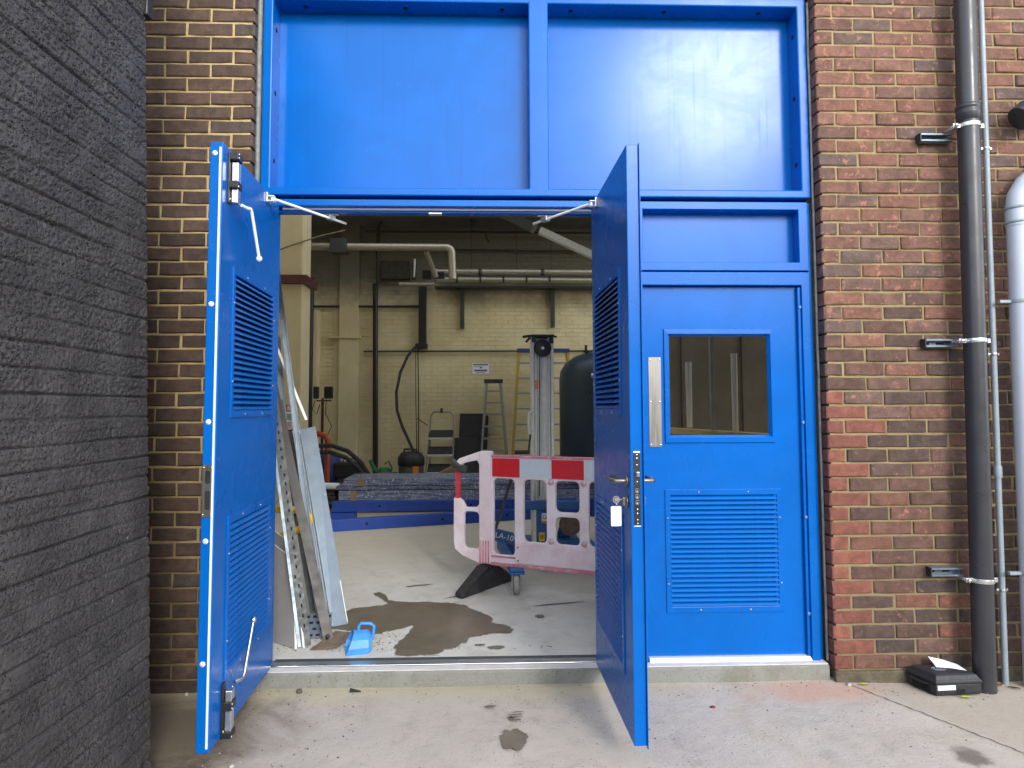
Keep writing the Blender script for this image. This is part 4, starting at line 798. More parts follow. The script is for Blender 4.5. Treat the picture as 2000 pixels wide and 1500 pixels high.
fe = thing('fire_extinguisher', 'red handled fire extinguisher below the fire point sign', 'extinguisher', (-2.87, 5.9, FZ))
b = MB(); b.lathe([(0.075, 0.5), (0.08, 0.52), (0.08, 0.86), (0.06, 0.92), (0.02, 0.95), (0.02, 1.0)], (-2.87, 5.90, FZ), 16); b.build('cylinder', M['sign_red'], fe)
b = MB(); b.bar((-2.95, 5.9, 1.09), (-2.78, 5.88, 1.135), 0.03, 0.025); b.bar((-2.90, 5.9, 1.13), (-2.80, 5.88, 1.08), 0.02, 0.02); b.build('valve_lever', M['red_paint'], fe)
def pipe_thing(name, label, cat, pts, r_, m, n=12, part='pipe'):
    t = thing(name, label, cat, pts[0]); MB().tube(pts, r_, n).build(part, m, t); return t
t = thing('air_duct', 'foil wrapped duct with a dropped elbow under the workshop roof', 'duct', (-2.0, 7.2, 4.04))
b = MB(); b.tube([(-3.34, 7.2, 4.05), (-0.70, 7.2, 4.04)], 0.062, 16); b.build('duct_run', M['foil'], t)
b = MB(); b.tube([(-0.72, 7.2, 4.04), (-0.665, 7.2, 4.01), (-0.648, 7.2, 3.96), (-0.632, 7.2, 3.52)], 0.064, 16); b.build('duct_drop', M['foil'], t)
b = MB(); b.box(-2.60, -2.33, 7.10, 7.30, 3.93, 4.16); b.build('collar', M['galv_dull'], t, bev=0.01)
t = thing('branch_pipe', 'short foil branch pipe sloping below the long duct', 'pipe', (-1.1, 7.3, 3.8)); MB().tube([(-1.07, 7.25, 3.99), (-0.93, 7.5, 3.62)], 0.045, 12).build('pipe', M['foil'], t)
t = thing('lagged_pipe', 'upper foil lagged pipe along the back wall', 'pipe', (0, 7.9, 3.78)); b = MB(); b.tube([(-1.02, 7.9, 3.785), (2.9, 7.9, 3.775)], 0.058, 14); b.build('pipe', M['foil'], t)
b = MB(); 
for x in (-0.2, 0.88): b.lathe([(0.062, -0.03), (0.066, -0.03), (0.066, 0.03), (0.062, 0.03)], (x, 7.9, 3.78), 14, 'X')
b.build('band', M['galv_dull'], t)
t = thing('lagged_pipe', 'lower lagged pipe along the back wall resting on brackets', 'pipe', (0, 7.9, 3.64)); b = MB(); b.tube([(-1.6, 7.9, 3.57), (-1.0, 7.9, 3.565)], 0.036, 12); b.tube([(-0.95, 7.9, 3.65), (2.9, 7.9, 3.635)], 0.048, 14); b.build('pipe', M['foil'], t)
for x in (-0.6, -0.2, 0.2, 0.6, 1.0): MB().box(x - 0.015, x + 0.015, 7.84, 7.96, 3.60, 3.70).build('bracket', M['black_metal'], t)
t = thing('cable_tray', 'dark grey tray below the lagged pipes', 'tray', (0, 8.1, 3.55)); MB().box(-1.0, 2.9, 8.0, 8.22, 3.53, 3.555).build('tray', M['galv_dull'], t)
t = thing('valve_assembly', 'dark pipe valves and bright handle under the long duct', 'valve', (-1.4, 7.6, 3.75))
b = MB(); b.box(-1.34, -1.27, 7.55, 7.62, 3.58, 3.86); b.box(-1.16, -1.02, 7.52, 7.66, 3.60, 3.74); b.box(-0.98, -0.80, 7.6, 7.7, 3.62, 3.72); b.build('valve_body', M['black_metal'], t, bev=0.01)
b = MB(); b.tube([(-1.30, 7.54, 3.62), (-1.29, 7.52, 3.92)], 0.02, 8); b.build('valve_handle', M['zinc'], t)
b = MB(); b.box(-1.95, -1.45, 8.12, 8.24, 3.70, 4.02); b.build('dark_box', M['sooty'], t, bev=0.01)
pipe_thing('standpipe', 'black vertical pipe down the back wall', 'pipe', [(-2.05, 8.15, 3.62), (-2.02, 8.15, 0.3)], 0.045, M['black_metal'])
t = thing('trunking', 'dark vertical cable trunking ending above the black hose', 'trunking', (-1.22, 8.18, 3.1)); MB().box(-1.285, -1.155, 8.12, 8.24, 2.56, 3.62).build('duct', M['black_metal'], t, bev=0.005); MB().box(-1.34, -1.13, 8.08, 8.24, 2.48, 2.56).build('gland_box', M['black_metal'], t, bev=0.01)
for x, z0, z1, lab in ((-0.525, 2.83, 3.58, 'short dark rail on the back wall, left of the white mast'), (1.08, 2.855, 3.6, 'short dark rail on the back wall, above the pressure tank')):
    t = thing('wall_rail', lab, 'rail', (x, 8.2, z0), 0, 'short dark rails on the back wall'); MB().box(x - 0.035, x + 0.035, 8.16, 8.24, z0, z1).build('channel', M['galv_dull'], t)
pipe_thing('wall_conduit', 'upper horizontal conduit on the back wall beside the standpipe', 'conduit', [(-3.3, 8.2, 3.225), (-1.2, 8.2, 3.225)], 0.02, M['black_metal'])
pipe_thing('wall_conduit', 'long lower horizontal conduit crossing the back wall', 'conduit', [(-2.25, 8.2, 2.43), (2.6, 8.2, 2.435)], 0.016, M['galv_dull'])
pipe_thing('corner_pipe', 'dark vertical pipe in the corner behind the cream pillar', 'pipe', [(-3.02, 7.6, 3.6), (-3.02, 7.6, 0.2)], 0.05, M['black_metal'])
pipe_thing('sagging_cable', 'thin brown cable sagging across the top of the cream pillar', 'cable', [(-3.3, 5.9, 3.55), (-2.9, 5.9, 3.72), (-2.5, 6.1, 3.93), (-2.2, 6.4, 4.1)], 0.010, M['rust'])
t = thing('roof_beam', 'pale grey sloping channel under the roof at the top right of the doorway', 'beam', (1.2, 5.0, 3.6)); b = MB(); b.bar((0.62, 5.0, 3.73), (2.2, 5.0, 2.985), 0.10, 0.085); b.build('beam', M['alu'], t)
b = MB(); b.bar((0.55, 5.03, 3.77), (-0.2, 5.4, 4.25), 0.12, 0.13); b.build('beam_end', M['galv_dull'], t)
pipe_thing('roof_conduit', 'dark horizontal conduit high under the roof', 'conduit', [(-2.2, 7.95, 4.50), (3.0, 7.95, 4.49)], 0.02, M['black_metal'])
t = thing('roof_purlin', 'dark grey purlin beneath the roof boards', 'beam', (0, 7.6, 4.7)); MB().box(-3.3, 5.9, 7.55, 7.68, 4.66, 4.80).build('purlin', M['ceiling'], t)
t = thing('wall_notice', 'laminated white notice stuck on the cream back wall', 'notice', (-0.2, 8.24, 2.12)); MB().box(-0.345, -0.05, YB - 0.012, YB - 0.006, 2.035, 2.22).build('notice_sheet', M['paper'], t)
b = MB()
for z, xa, xb, h in ((2.185, -0.33, -0.065, 0.022), (2.155, -0.32, -0.15, 0.008), (2.13, -0.215, -0.18, 0.022), (2.08, -0.315, -0.085, 0.026), (2.055, -0.28, -0.12, 0.010)): b.box(xa, xb, YB - 0.015, YB - 0.013, z, z + h)
b.build('printed_lines', M['ink'], t)
t = thing('air_hose', 'black hose hanging from the trunking down to the vacuum cleaner', 'hose', (-1.3, 8.1, 2.5)); MB().tube([(-1.34, 8.1, 2.50), (-1.46, 8.05, 2.34), (-1.58, 8.0, 2.05), (-1.64, 7.95, 1.70), (-1.62, 7.9, 1.40), (-1.52, 7.85, 1.12), (-1.38, 7.75, 0.85), (-1.27, 7.6, 0.65), (-1.24, 7.5, 0.55)], 0.024, 10).build('hose', M['rubber'], t)
t = thing('hanging_cable', 'pair of thin dark cables hanging straight down the back wall', 'cable', (-1.3, 8.12, 2.5)); b = MB(); b.tube([(-1.335, 8.15, 2.5), (-1.33, 8.15, 1.6), (-1.30, 8.1, 0.6)], 0.008, 6); b.tube([(-1.30, 8.15, 2.5), (-1.28, 8.15, 1.5), (-1.27, 8.1, 0.6)], 0.010, 6); b.tube([(-1.30, 8.14, 1.25), (-1.12, 8.15, 1.13)], 0.008, 6); b.build('cable', M['rubber'], t)
for x, lab in ((-0.36, 'thin hanger wire dropping to the lagged pipes near the duct elbow'), (0.42, 'thin hanger wire dropping to the lagged pipes above the white mast'), (1.02, 'thin hanger wire dropping to the lagged pipes beside the sloping beam')):
    pipe_thing('hanger_wire', lab, 'wire', [(x, 7.85, 4.75), (x + 0.01, 7.88, 3.82)], 0.006, M['black_metal'], 6, 'wire')
t = thing('junction_box', 'grey junction box on the roof conduit with a short drop pipe', 'junction box', (-0.25, 7.9, 4.6)); MB().box(-0.36, -0.28, 7.88, 7.97, 4.52, 4.74).build('box', M['galv_dull'], t, bev=0.006); MB().tube([(-0.12, 7.92, 4.49), (-0.08, 7.90, 4.36), (-0.04, 7.90, 4.30)], 0.014, 8).build('drop_pipe', M['black_metal'], t)
pipe_thing('roof_conduit', 'second dark conduit stepping along the wall just above the long duct', 'conduit', [(-2.3, 8.15, 4.22), (-1.0, 8.15, 4.23), (-0.6, 8.15, 4.23), (2.6, 8.15, 4.20)], 0.016, M['sooty'])
pipe_thing('curved_conduit', 'curved dark conduit rising behind the long duct', 'conduit', [(-2.0, 8.1, 3.6), (-2.0, 8.1, 4.6), (-1.92, 8.1, 4.78), (-1.5, 8.1, 4.84)], 0.03, M['sooty'])
# ------------------------------------------------------------------ workshop interior: loose things
# barrier just inside the right leaf
A0 = Vector((-0.07, 1.55, 0)); bd = Vector((0.77, -0.35, 0)).normalized(); th = math.atan2(bd.y, bd.x)
ba = thing('traffic_barrier', 'faded pink plastic pedestrian barrier with red and white reflective band', 'barrier', (A0.x, A0.y, 0), th)
fr = lambda s, top: (1.128 - 0.0 * s if top else 0.300 - 0.0*s)
r4 = rounded
out_ = [(-0.235, 0.44), (-0.225, 0.39), (-0.165, 0.345), (-0.03, 0.300), (1.95, 0.300), (1.95, 1.09), (0.05, 1.09), (0.0, 1.118), (-0.02, 1.118), (-0.19, 1.062), (-0.222, 1.03), (-0.222, 0.995), (-0.185, 0.995), (-0.15, 1.028), (-0.04, 1.052), (-0.022, 1.02), (-0.022, 0.73), (-0.045, 0.705), (-0.135, 0.70), (-0.16, 0.745), (-0.19, 0.765), (-0.235, 0.765)]
holes = [rounded(-0.150, -0.022, 0.400, 0.672, 0.035), rounded(0.093, 0.262, 0.372, 0.925, 0.035)]
for s0 in (0.332, 0.575, 0.818, 1.30, 1.55):
    w_ = 0.176
    if s0 in (0.332, 0.818, 1.30): holes.append(rounded(s0, s0 + w_, 0.480, 0.925, 0.035))
    else: holes += [rounded(s0, s0 + w_, 0.705, 0.925, 0.035), rounded(s0, s0 + w_, 0.480, 0.672, 0.035)]
b = plate(out_, holes, -0.018, 0.018, 0.006); b.build('panel', M['barrier'], ba, world=False)
b = MB(); b.box(-0.018, 0.078, -0.034, 0.034, 0.302, 1.122); b.build('post', M['barrier'], ba, bev=0.012, world=False)
b = MB()
for k in range(4): b.box(-0.008 + k*0.022, 0.002 + k*0.022, -0.040, -0.030, 0.303, 0.47)
b.build('post_ribs', M['barrier_rib'], ba, bev=0.002, world=False)
b = MB(); b.box(0.0785, 1.94, -0.028, 0.028, 1.078, 1.094); b.box(0.0785, 1.94, -0.032, 0.032, 0.296, 0.318); b.box(0.0785, 0.27, -0.026, 0.026, 0.355, 0.368); b.build('rail', M['barrier_rib'], ba, bev=0.004, world=False)
b = MB(); b.box(0.272, 1.93, -0.027, 0.027, 0.322, 0.468); b.build('name_panel', M['barrier'], ba, bev=0.006, world=False)
b = MB()
for z in (0.345, 0.44): b.disc((0.292, -0.0275, z), 0.006, 'Y', 0.002)
b.build('rivets', M['galv_dull'], ba, world=False)
bs = MB().lathe([(0.022, -0.008), (0.022, 0.0), (0.010, 0.0), (0.010, -0.003)], (0, 0, 0), 14, 'Y').mesh('boss', [M['barrier']])
for s0 in (0.543, 0.786, 1.27):
    for z in (0.915, 0.50): inst(bs, 'boss', ba, (s0, -0.019, z))
edges = [0.086, 0.305, 0.549, 0.788, 1.03, 1.27, 1.51, 1.75, 1.94]
for k in range(8):
    b = MB(); b.box(edges[k] + .001, edges[k + 1] - .001, -0.0225, -0.0195, 0.938, 1.072); o = b.build('reflective_band', M['red_film' if k % 2 == 0 else 'white_film'], ba, world=False); o['label'] = ('red' if k % 2 == 0 else 'white') + ' reflective block'
b = MB(); b.box(-0.218, -0.192, -0.012, 0.012, 0.765, 0.995)
for k in range(9): b.box(-0.222, -0.188, -0.014, 0.014, 0.775 + k*0.024, 0.785 + k*0.024)
b.build('hinge_strap', M['barrier_red'], ba, world=False)
b = MB(); b.bar((-0.245, -0.02, 1.045), (-0.16, -0.03, 0.985), 0.05, 0.03); b.bar((-0.20, -0.03, 1.00), (-0.12, -0.035, 0.985), 0.04, 0.045); b.bar((-0.25, -0.02, 1.03), (-0.20, -0.01, 1.0), 0.03, 0.05); b.build('tape_wrap', M['galv_dull'], ba, bev=0.006, world=False)
for s0 in (0.03, 1.80):
    b = MB(); vs = [(-0.075, -0.03), (0.115, -0.03), (0.115, 0.03), (-0.075, 0.03)]
    P = [(s0 - 0.11, -0.30, FZ), (s0 - 0.03, -0.33, FZ), (s0 + 0.11, 0.28, FZ), (s0 + 0.0, 0.33, FZ), (s0 - 0.11, -0.30, FZ + 0.03), (s0 - 0.035, -0.33, FZ + 0.03), (s0 + 0.11, 0.28, FZ + 0.03), (s0 + 0.0, 0.33, FZ + 0.03), (s0 - 0.055, -0.05, 0.296), (s0 + 0.045, -0.055, 0.296), (s0 + 0.055, 0.05, 0.296), (s0 - 0.04, 0.055, 0.296)]
    b.add(P, [(3, 2, 1, 0), (0, 1, 5, 4), (1, 2, 6, 5), (2, 3, 7, 6), (3, 0, 4, 7), (4, 5, 9, 8), (5, 6, 10, 9), (6, 7, 11, 10), (7, 4, 8, 11), (8, 9, 10, 11)]); b.build('foot', M['rubber'], ba, bev=0.015, world=False)
# material lift behind the barrier
li = thing('material_lift', 'blue wheeled material lift with a tall grooved aluminium mast', 'lift', (0.42, 2.2, FZ))
b = MB(); b.box(0.335, 0.522, 2.215, 2.40, 0.16, 2.035); b.build('mast_core', M['alu'], li, bev=0.004)
for i, (x0, x1, d) in enumerate(((0.334, 0.356, 0.05), (0.362, 0.381, 0.035), (0.392, 0.422, 0.015), (0.427, 0.462, 0.015), (0.476, 0.492, 0.035), (0.498, 0.523, 0.05))):
    b = MB(); b.box(x0, x1, 2.215 - d, 2.214, 0.17 if d > 0.02 else 0.62, 2.055 if d > 0.02 else 1.93); b.build('mast_rib', M['alu'], li, bev=0.002)
b = MB(); b.lathe([(0.068, -0.012), (0.074, -0.008), (0.074, 0.008), (0.068, 0.012)], (0.430, 2.16, 1.945), 24, 'Y'); pu = b.build('pulley', M['black_metal'], li, bev=0.002)
b = MB(); b.disc((0.430, 2.145, 1.945), 0.013, 'Y', 0.01); b.build('pulley_pin', M['plug'], pu)
b = MB(); b.box(0.328, 0.530, 2.15, 2.41, 2.042, 2.062); b.box(0.336, 0.375, 2.150, 2.164, 1.995, 2.04); b.box(0.484, 0.522, 2.150, 2.164, 1.985, 2.04); b.bar((0.33, 2.2, 2.055), (0.262, 2.2, 2.045), 0.03, 0.02); b.bar((0.325, 2.2, 2.04), (0.29, 2.2, 2.0), 0.03, 0.02); b.bar((0.53, 2.2, 2.05), (0.555, 2.2, 2.045), 0.03, 0.015); b.build('mast_cap', M['black_metal'], li, bev=0.003)
b = MB(); b.tube([(0.405, 2.16, 2.02), (0.397, 2.17, 0.7)], 0.004, 6); b.build('lift_cable', M['black_metal'], li)
b = MB(); b.box(0.362, 0.392, 2.176, 2.179, 1.60, 1.675); b.build('rating_label', M['sticker_orange'], li)
b = MB(); b.box(0.215, 0.79, 2.06, 2.14, 0.605, 0.672); b.bar((0.72, 2.1, 0.64), (0.80, 2.6, 0.60), 0.06, 0.06); b.build('carriage_beam', M['lift_blue'], li, bev=0.004)
b = MB(); b.box(0.365, 0.505, 2.09, 2.20, 0.26, 0.602); b.build('cabinet', M['lift_blue'], li, bev=0.006)
b = MB(); b.box(0.345, 0.363, 2.08, 2.2, 0.17, 0.60); b.build('cabinet_edge', M['alu'], li)
b = MB(); b.box(0.408, 0.480, 2.084, 2.088, 0.492, 0.572); sk = b.build('sticker', M['paper'], li)
b = MB(); b.box(0.408, 0.480, 2.081, 2.0835, 0.492, 0.510); b.build('sticker_band', M['sticker_orange'], sk)
text('GL', 0.05, 'lettering', M['ink_black'], sk, (0.444, 2.082, 0.540))
b = MB(); b.box(0.385, 0.432, 2.084, 2.088, 0.345, 0.415); sk = b.build('warning_sticker', M['yellow'], li)
b = MB(); b.box(0.396, 0.404, 2.081, 2.0835, 0.36, 0.40); b.box(0.412, 0.420, 2.081, 2.0835, 0.365, 0.395); b.build('pictogram', M['ink_black'], sk)
b = MB(); b.box(0.53, 0.74, 2.2, 2.5, 0.20, 0.33); b.box(0.10, 0.36, 2.2, 2.45, 0.20, 0.33); b.build('base_frame', M['lift_blue'], li, bev=0.006)
b = MB(); b.lathe([(0.05, 0), (0.06, 0.03), (0.04, 0.09), (0.02, 0.12)], (0.62, 2.35, 0.33), 14); b.build('hub', M['lift_blue'], li); 
b = MB(); b.lathe([(0.09, -0.04), (0.09, 0.04)], (0.66, 2.25, 0.45), 16, 'Y'); b.build('winch_drum', M['rust'], li, bev=0.004)
npl = MB(); npl.hexa([(-0.02, 2.02, 0.375), (0.175, 1.98, 0.335), (0.175, 1.995, 0.335), (-0.02, 2.035, 0.375), (-0.02, 2.02, 0.475), (0.175, 1.98, 0.435), (0.175, 1.995, 0.435), (-0.02, 2.035, 0.475)]); np_ = npl.build('name_plate', M['lift_blue'], li, bev=0.003)
cu = text('SLA-10', 0.062, 'lettering', M['letter_white'], np_, (0.085, 1.994, 0.404), (math.pi/2, 0.20, -0.20))
def leg(x0, y0, x1, y1):
    b = MB(); b.bar((x0, y0, 0.30), (x1, y1 + 0.10, 0.245), 0.065, 0.06); b.build('leg', M['lift_blue'], li, bev=0.006)
    b = MB(); b.box(x1 - 0.055, x1 + 0.055, y1 - 0.03, y1 + 0.10, 0.262, 0.276); b.box(x1 - 0.05, x1 + 0.05, y1 - 0.02, y1 + 0.09, 0.277, 0.30); cs_ = b.build('caster', M['lift_blue'], li, bev=0.004)
    for xf in (x1 - 0.038, x1 + 0.022): MB().box(xf, xf + 0.008, y1 - 0.03, y1 + 0.07, 0.175, 0.262).build('fork', M['zinc'], cs_, bev=0.003)
    b = MB(); b.lathe([(0.03, -0.019), (0.062, -0.021), (0.070, -0.012), (0.070, 0.012), (0.062, 0.021), (0.03, 0.019)], (x1 - 0.004, y1, FZ + 0.070), 22, 'X'); b.disc((x1 - 0.040, y1, FZ + 0.07), 0.016, 'X', 0.01); b.build('wheel', M['wheel_grey'], cs_)
leg(0.07, 2.2, 0.175, 1.36); leg(0.80, 2.3, 0.92, 1.45)
b = MB(); b.bar((0.03, 2.01, 0.47), (0.155, 1.98, 0.86), 0.022, 0.022); b.build('prop_stay', M['galv_dull'], li)
b = MB(); b.tube([(0.36, 2.13, 0.88), (0.30, 2.10, 1.32), (0.31, 2.1, 1.40), (0.345, 2.1, 1.41)], 0.010, 8); wh = b.build('winch_handle', M['alu'], li)
b = MB(); b.tube([(0.185, 2.06, 1.075), (0.31, 2.06, 1.075)], 0.017, 10); b.tube([(0.30, 2.06, 1.075), (0.318, 2.08, 1.22)], 0.008, 8); b.build('grip', M['rubber'], wh)
# pressure tank
tk = thing('pressure_tank', 'tall dark teal pressure tank behind the lift', 'tank', (1.62, 6.4, FZ))
b = MB(); b.lathe([(0.55, 0.25), (0.61, 0.32), (0.61, 1.72), (0.59, 1.86), (0.52, 1.98), (0.38, 2.08), (0.20, 2.14), (0.05, 2.16)], (1.62, 6.45, FZ), 40); b.build('vessel', M['tank'], tk)
b = MB()
for a in (40, 160, 280): b.box(1.62 + 0.45*math.cos(R(a)) - .04, 1.62 + 0.45*math.cos(R(a)) + .04, 6.45 + 0.45*math.sin(R(a)) - .04, 6.45 + 0.45*math.sin(R(a)) + .04, FZ, FZ + 0.4)
b.build('legs', M['tank'], tk)
b = MB(); b.tube([(1.395, 6.3, 2.235), (1.395, 6.3, 2.36)], 0.02, 8); b.box(1.35, 1.44, 6.28, 6.32, 2.25, 2.28); b.build('top_valve', M['black_metal'], tk)
b = MB(); b.tube([(1.40, 5.86, 1.885), (1.60, 5.84, 1.885)], 0.035, 12); b.build('nozzle', M['zinc'], tk); b = MB(); b.lathe([(0.03, 0), (0.03, 0.05)], (1.44, 5.84, 1.76), 12, 'Y'); b.build('gauge', M['rust'], tk)
for i, ch in enumerate('SWP 1'):
    if ch == ' ': continue
    a = R(-118 + i*7.5); text(ch, 0.085, 'lettering', M['ink_black'], tk, (1.62 + 0.612*math.cos(a), 6.45 + 0.612*math.sin(a), 1.648), (math.pi/2, 0, a + math.pi/2))
# ladders and boards along the back wall
def ladder(name, label, m, cap, xb0, xb1, xt0, xt1, yb, yt, zt, rungs, rail=0.03, depth=0.06, back=True):
    t = thing(name, label, 'ladder', ((xb0 + xb1)/2, yb, FZ))
    for a, c_ in ((xb0, xt0), (xb1, xt1)): MB().bar((a, yb, FZ), (c_, yt, zt), rail, depth, up=(0, 1, 0)).build('rail', m, t)
    for k in range(rungs):
        f = (k + 1)/(rungs + 0.8); y = yb + (yt - yb)*f; MB().box(xb0 + (xt0 - xb0)*f, xb1 + (xt1 - xb1)*f, y - 0.045, y + 0.045, FZ + (zt - FZ)*f - 0.014, FZ + (zt - FZ)*f + 0.014).build('tread', M['alu_dull'], t)
    MB().box(xt0 - 0.03, xt1 + 0.03, yt - 0.05, yt + 0.08, zt - 0.02, zt + 0.045).build('top_cap', cap, t, bev=0.006)
    if back:
        for a, c_ in ((xb0 + .02, xt0 + .02), (xb1 - .02, xt1 - .02)): MB().bar((a, yt + 0.30, FZ), (c_, yt + 0.06, zt - 0.02), 0.02, 0.03, up=(0, 1, 0)).build('back_leg', m, t)
    return t
ladder('step_ladder', 'plain aluminium step ladder leaning by the black boards', M['alu_dull'], M['black_plastic'], -0.21, 0.30, -0.105, 0.155, 7.55, 7.95, 1.88, 8)
ladder('step_ladder', 'yellow fibreglass step ladder with a blue top cap behind the mast', M['yellow_dull'], M['blue_plastic'], 0.30, 1.42, 0.46, 1.30, 7.35, 7.85, 2.40, 8, 0.045, 0.06)
t = thing('step_stool', 'low grey step stool with black treads and a tubular handrail', 'step stool', (-0.87, 7.6, FZ))
b = MB(); b.tube([(-1.10, 7.35, FZ), (-1.05, 7.7, 0.95), (-1.03, 7.75, 1.30), (-0.98, 7.75, 1.37), (-0.70, 7.75, 1.37), (-0.65, 7.75, 1.30), (-0.64, 7.7, 0.95), (-0.66, 7.35, FZ)], 0.014, 10); b.build('frame', M['alu_dull'], t)
b = MB(); b.tube([(-1.06, 7.95, FZ), (-1.04, 7.7, 0.95)], 0.012, 8); b.tube([(-0.66, 7.95, FZ), (-0.65, 7.7, 0.95)], 0.012, 8); b.build('back_frame', M['alu_dull'], t)
for z, y in ((0.40, 7.42), (0.68, 7.50), (0.95, 7.60)):
    o = MB().hexa([(-1.055, y - 0.02, z - 0.012), (-0.655, y - 0.02, z - 0.012), (-0.655, y + 0.16, z + 0.10), (-1.055, y + 0.16, z + 0.10), (-1.055, y - 0.02, z + 0.004), (-0.655, y - 0.02, z + 0.004), (-0.655, y + 0.16, z + 0.115), (-1.055, y + 0.16, z + 0.115)]).build('tread', M['rubber'], t); MB().box(-1.06, -0.65, y - 0.04, y - 0.021, z - 0.035, z - 0.003).build('tread_edge', M['alu'], o)
b = MB(); b.box(-0.87, -0.83, 7.73, 7.77, 1.35, 1.43); b.build('latch', M['black_plastic'], t)
t = thing('black_board', 'tall black board standing against the back wall', 'board', (-0.36, 8.1, FZ)); MB().hexa([(-0.60, 7.85, FZ), (-0.11, 7.85, FZ), (-0.11, 7.88, FZ), (-0.60, 7.88, FZ), (-0.56, 8.15, 1.335), (-0.06, 8.15, 1.335), (-0.06, 8.18, 1.335), (-0.56, 8.18, 1.335)]).build('board', M['black_metal'], t)
t = thing('black_board', 'short black board in front of the tall black board', 'board', (-0.55, 7.8, FZ)); MB().hexa([(-0.68, 7.7, FZ), (-0.25, 7.7, FZ), (-0.25, 7.72, FZ), (-0.68, 7.72, FZ), (-0.66, 7.83, 0.93), (-0.24, 7.83, 0.93), (-0.24, 7.85, 0.93), (-0.66, 7.85, 0.93)]).build('board', M['black_metal'], t)
t = thing('cardboard_box', 'opened brown cardboard box behind the blue panels', 'box', (-0.75, 6.6, FZ))
b = MB(); b.box(-1.0, -0.45, 6.4, 6.8, FZ, 0.36); b.build('carton', M['card'], t); MB().hexa([(-1.0, 6.38, 0.34), (-0.55, 6.38, 0.40), (-0.55, 6.8, 0.40), (-1.0, 6.8, 0.34), (-1.0, 6.38, 0.35), (-0.50, 6.35, 0.62), (-0.50, 6.8, 0.62), (-1.0, 6.8, 0.35)]).build('flap', M['card'], t)
# vacuum cleaner
t = thing('vacuum_cleaner', 'black and steel drum vacuum cleaner with orange label', 'vacuum cleaner', (-1.3, 7.3, FZ))
b = MB(); b.lathe([(0.17, 0.06), (0.20, 0.08), (0.20, 0.40)], (-1.30, 7.3, FZ), 24); b.build('drum', M['galv_dull'], t)
b = MB(); b.lathe([(0.20, 0.401), (0.215, 0.41), (0.215, 0.52), (0.16, 0.60), (0.06, 0.62)], (-1.30, 7.3, FZ), 24); b.tube([(-1.43, 7.25, 0.66), (-1.40, 7.25, 0.78), (-1.22, 7.25, 0.77), (-1.15, 7.25, 0.66)], 0.016, 8); b.build('motor_head', M['black_plastic'], t)
b = MB(); b.box(-1.25, -1.16, 7.082, 7.089, 0.40, 0.52); b.build('label', M['orange_label'], t)
b = MB()
for a in (30, 150, 210, 330): b.lathe([(0.03, -0.02), (0.035, 0), (0.03, 0.02)], (-1.30 + 0.2*math.cos(R(a)), 7.3 + 0.2*math.sin(R(a)), FZ + 0.04), 10, 'X'); b.box(-1.30 + 0.17*math.cos(R(a)) - .03, -1.30 + 0.17*math.cos(R(a)) + .03, 7.3 + 0.17*math.sin(R(a)) - .03, 7.3 + 0.17*math.sin(R(a)) + .03, FZ + 0.06, FZ + 0.12)
b.build('wheels', M['black_plastic'], t)
b = MB(); b.tube([(-1.1, 7.2, 0.36), (-0.98, 7.2, 0.37), (-0.92, 7.2, 0.34)], 0.03, 10); b.build('inlet', M['black_plastic'], t)
t = thing('vacuum_hose', 'thick black vacuum hose looped over the floor clutter', 'hose', (-2.0, 6.6, FZ))
for dz, dy in ((0.0, 0.0), (0.09, 0.10)):
    b = MB(); b.tube([(-2.95, 6.3 + dy, 0.70 + dz), (-2.6, 6.3 + dy, 0.80 + dz), (-2.35, 6.3 + dy, 0.80 + dz), (-2.12, 6.3 + dy, 0.72 + dz), (-1.93, 6.3 + dy, 0.56 + dz), (-1.80, 6.3 + dy, 0.36 + dz), (-1.74, 6.25 + dy, FZ + 0.05)], 0.032, 12); b.build('hose_loop', M['rubber'], t)
b = MB(); b.tube([(-2.7, 6.1, 0.25), (-2.4, 6.1, 0.36), (-2.1, 6.1, 0.37), (-1.9, 6.1, 0.30), (-1.75, 6.1, FZ + 0.04)], 0.025, 10); b.build('hose_loop', M['rubber'], t)
t = thing('watering_can', 'green plastic watering can beside the standpipe', 'watering can', (-1.85, 7.4, FZ)); b = MB(); b.lathe([(0.11, 0), (0.11, 0.16), (0.08, 0.20)], (-1.74, 7.4, FZ + 0.15), 16); b.tube([(-1.82, 7.4, 0.33), (-1.94, 7.4, 0.52), (-1.97, 7.4, 0.60)], [0.05, 0.03, 0.03], 10); b.build('body', M['green_plastic'], t)
b = MB(); b.tube([(-1.74, 7.4, 0.53), (-1.68, 7.4, 0.58), (-1.62, 7.4, 0.46), (-1.66, 7.4, 0.36)], 0.014, 8); b.build('handle', M['green_plastic'], t)
t = thing('bucket', 'grey plastic bucket left of the vacuum cleaner', 'bucket', (-1.62, 7.0, FZ)); b = MB(); b.lathe([(0.12, 0), (0.15, 0.30), (0.155, 0.31), (0.145, 0.31), (0.12, 0.03)], (-1.62, 7.0, FZ), 18); b.build('pail', M['grey_plastic'], t)
t = thing('navy_drum', 'navy blue plastic drum behind the orange rail', 'drum', (-2.62, 7.3, FZ)); b = MB(); b.lathe([(0.16, 0), (0.22, 0.25), (0.22, 0.42), (0.16, 0.56), (0.10, 0.60)], (-2.62, 7.3, FZ), 20); b.build('drum', M['blue_plastic'], t)
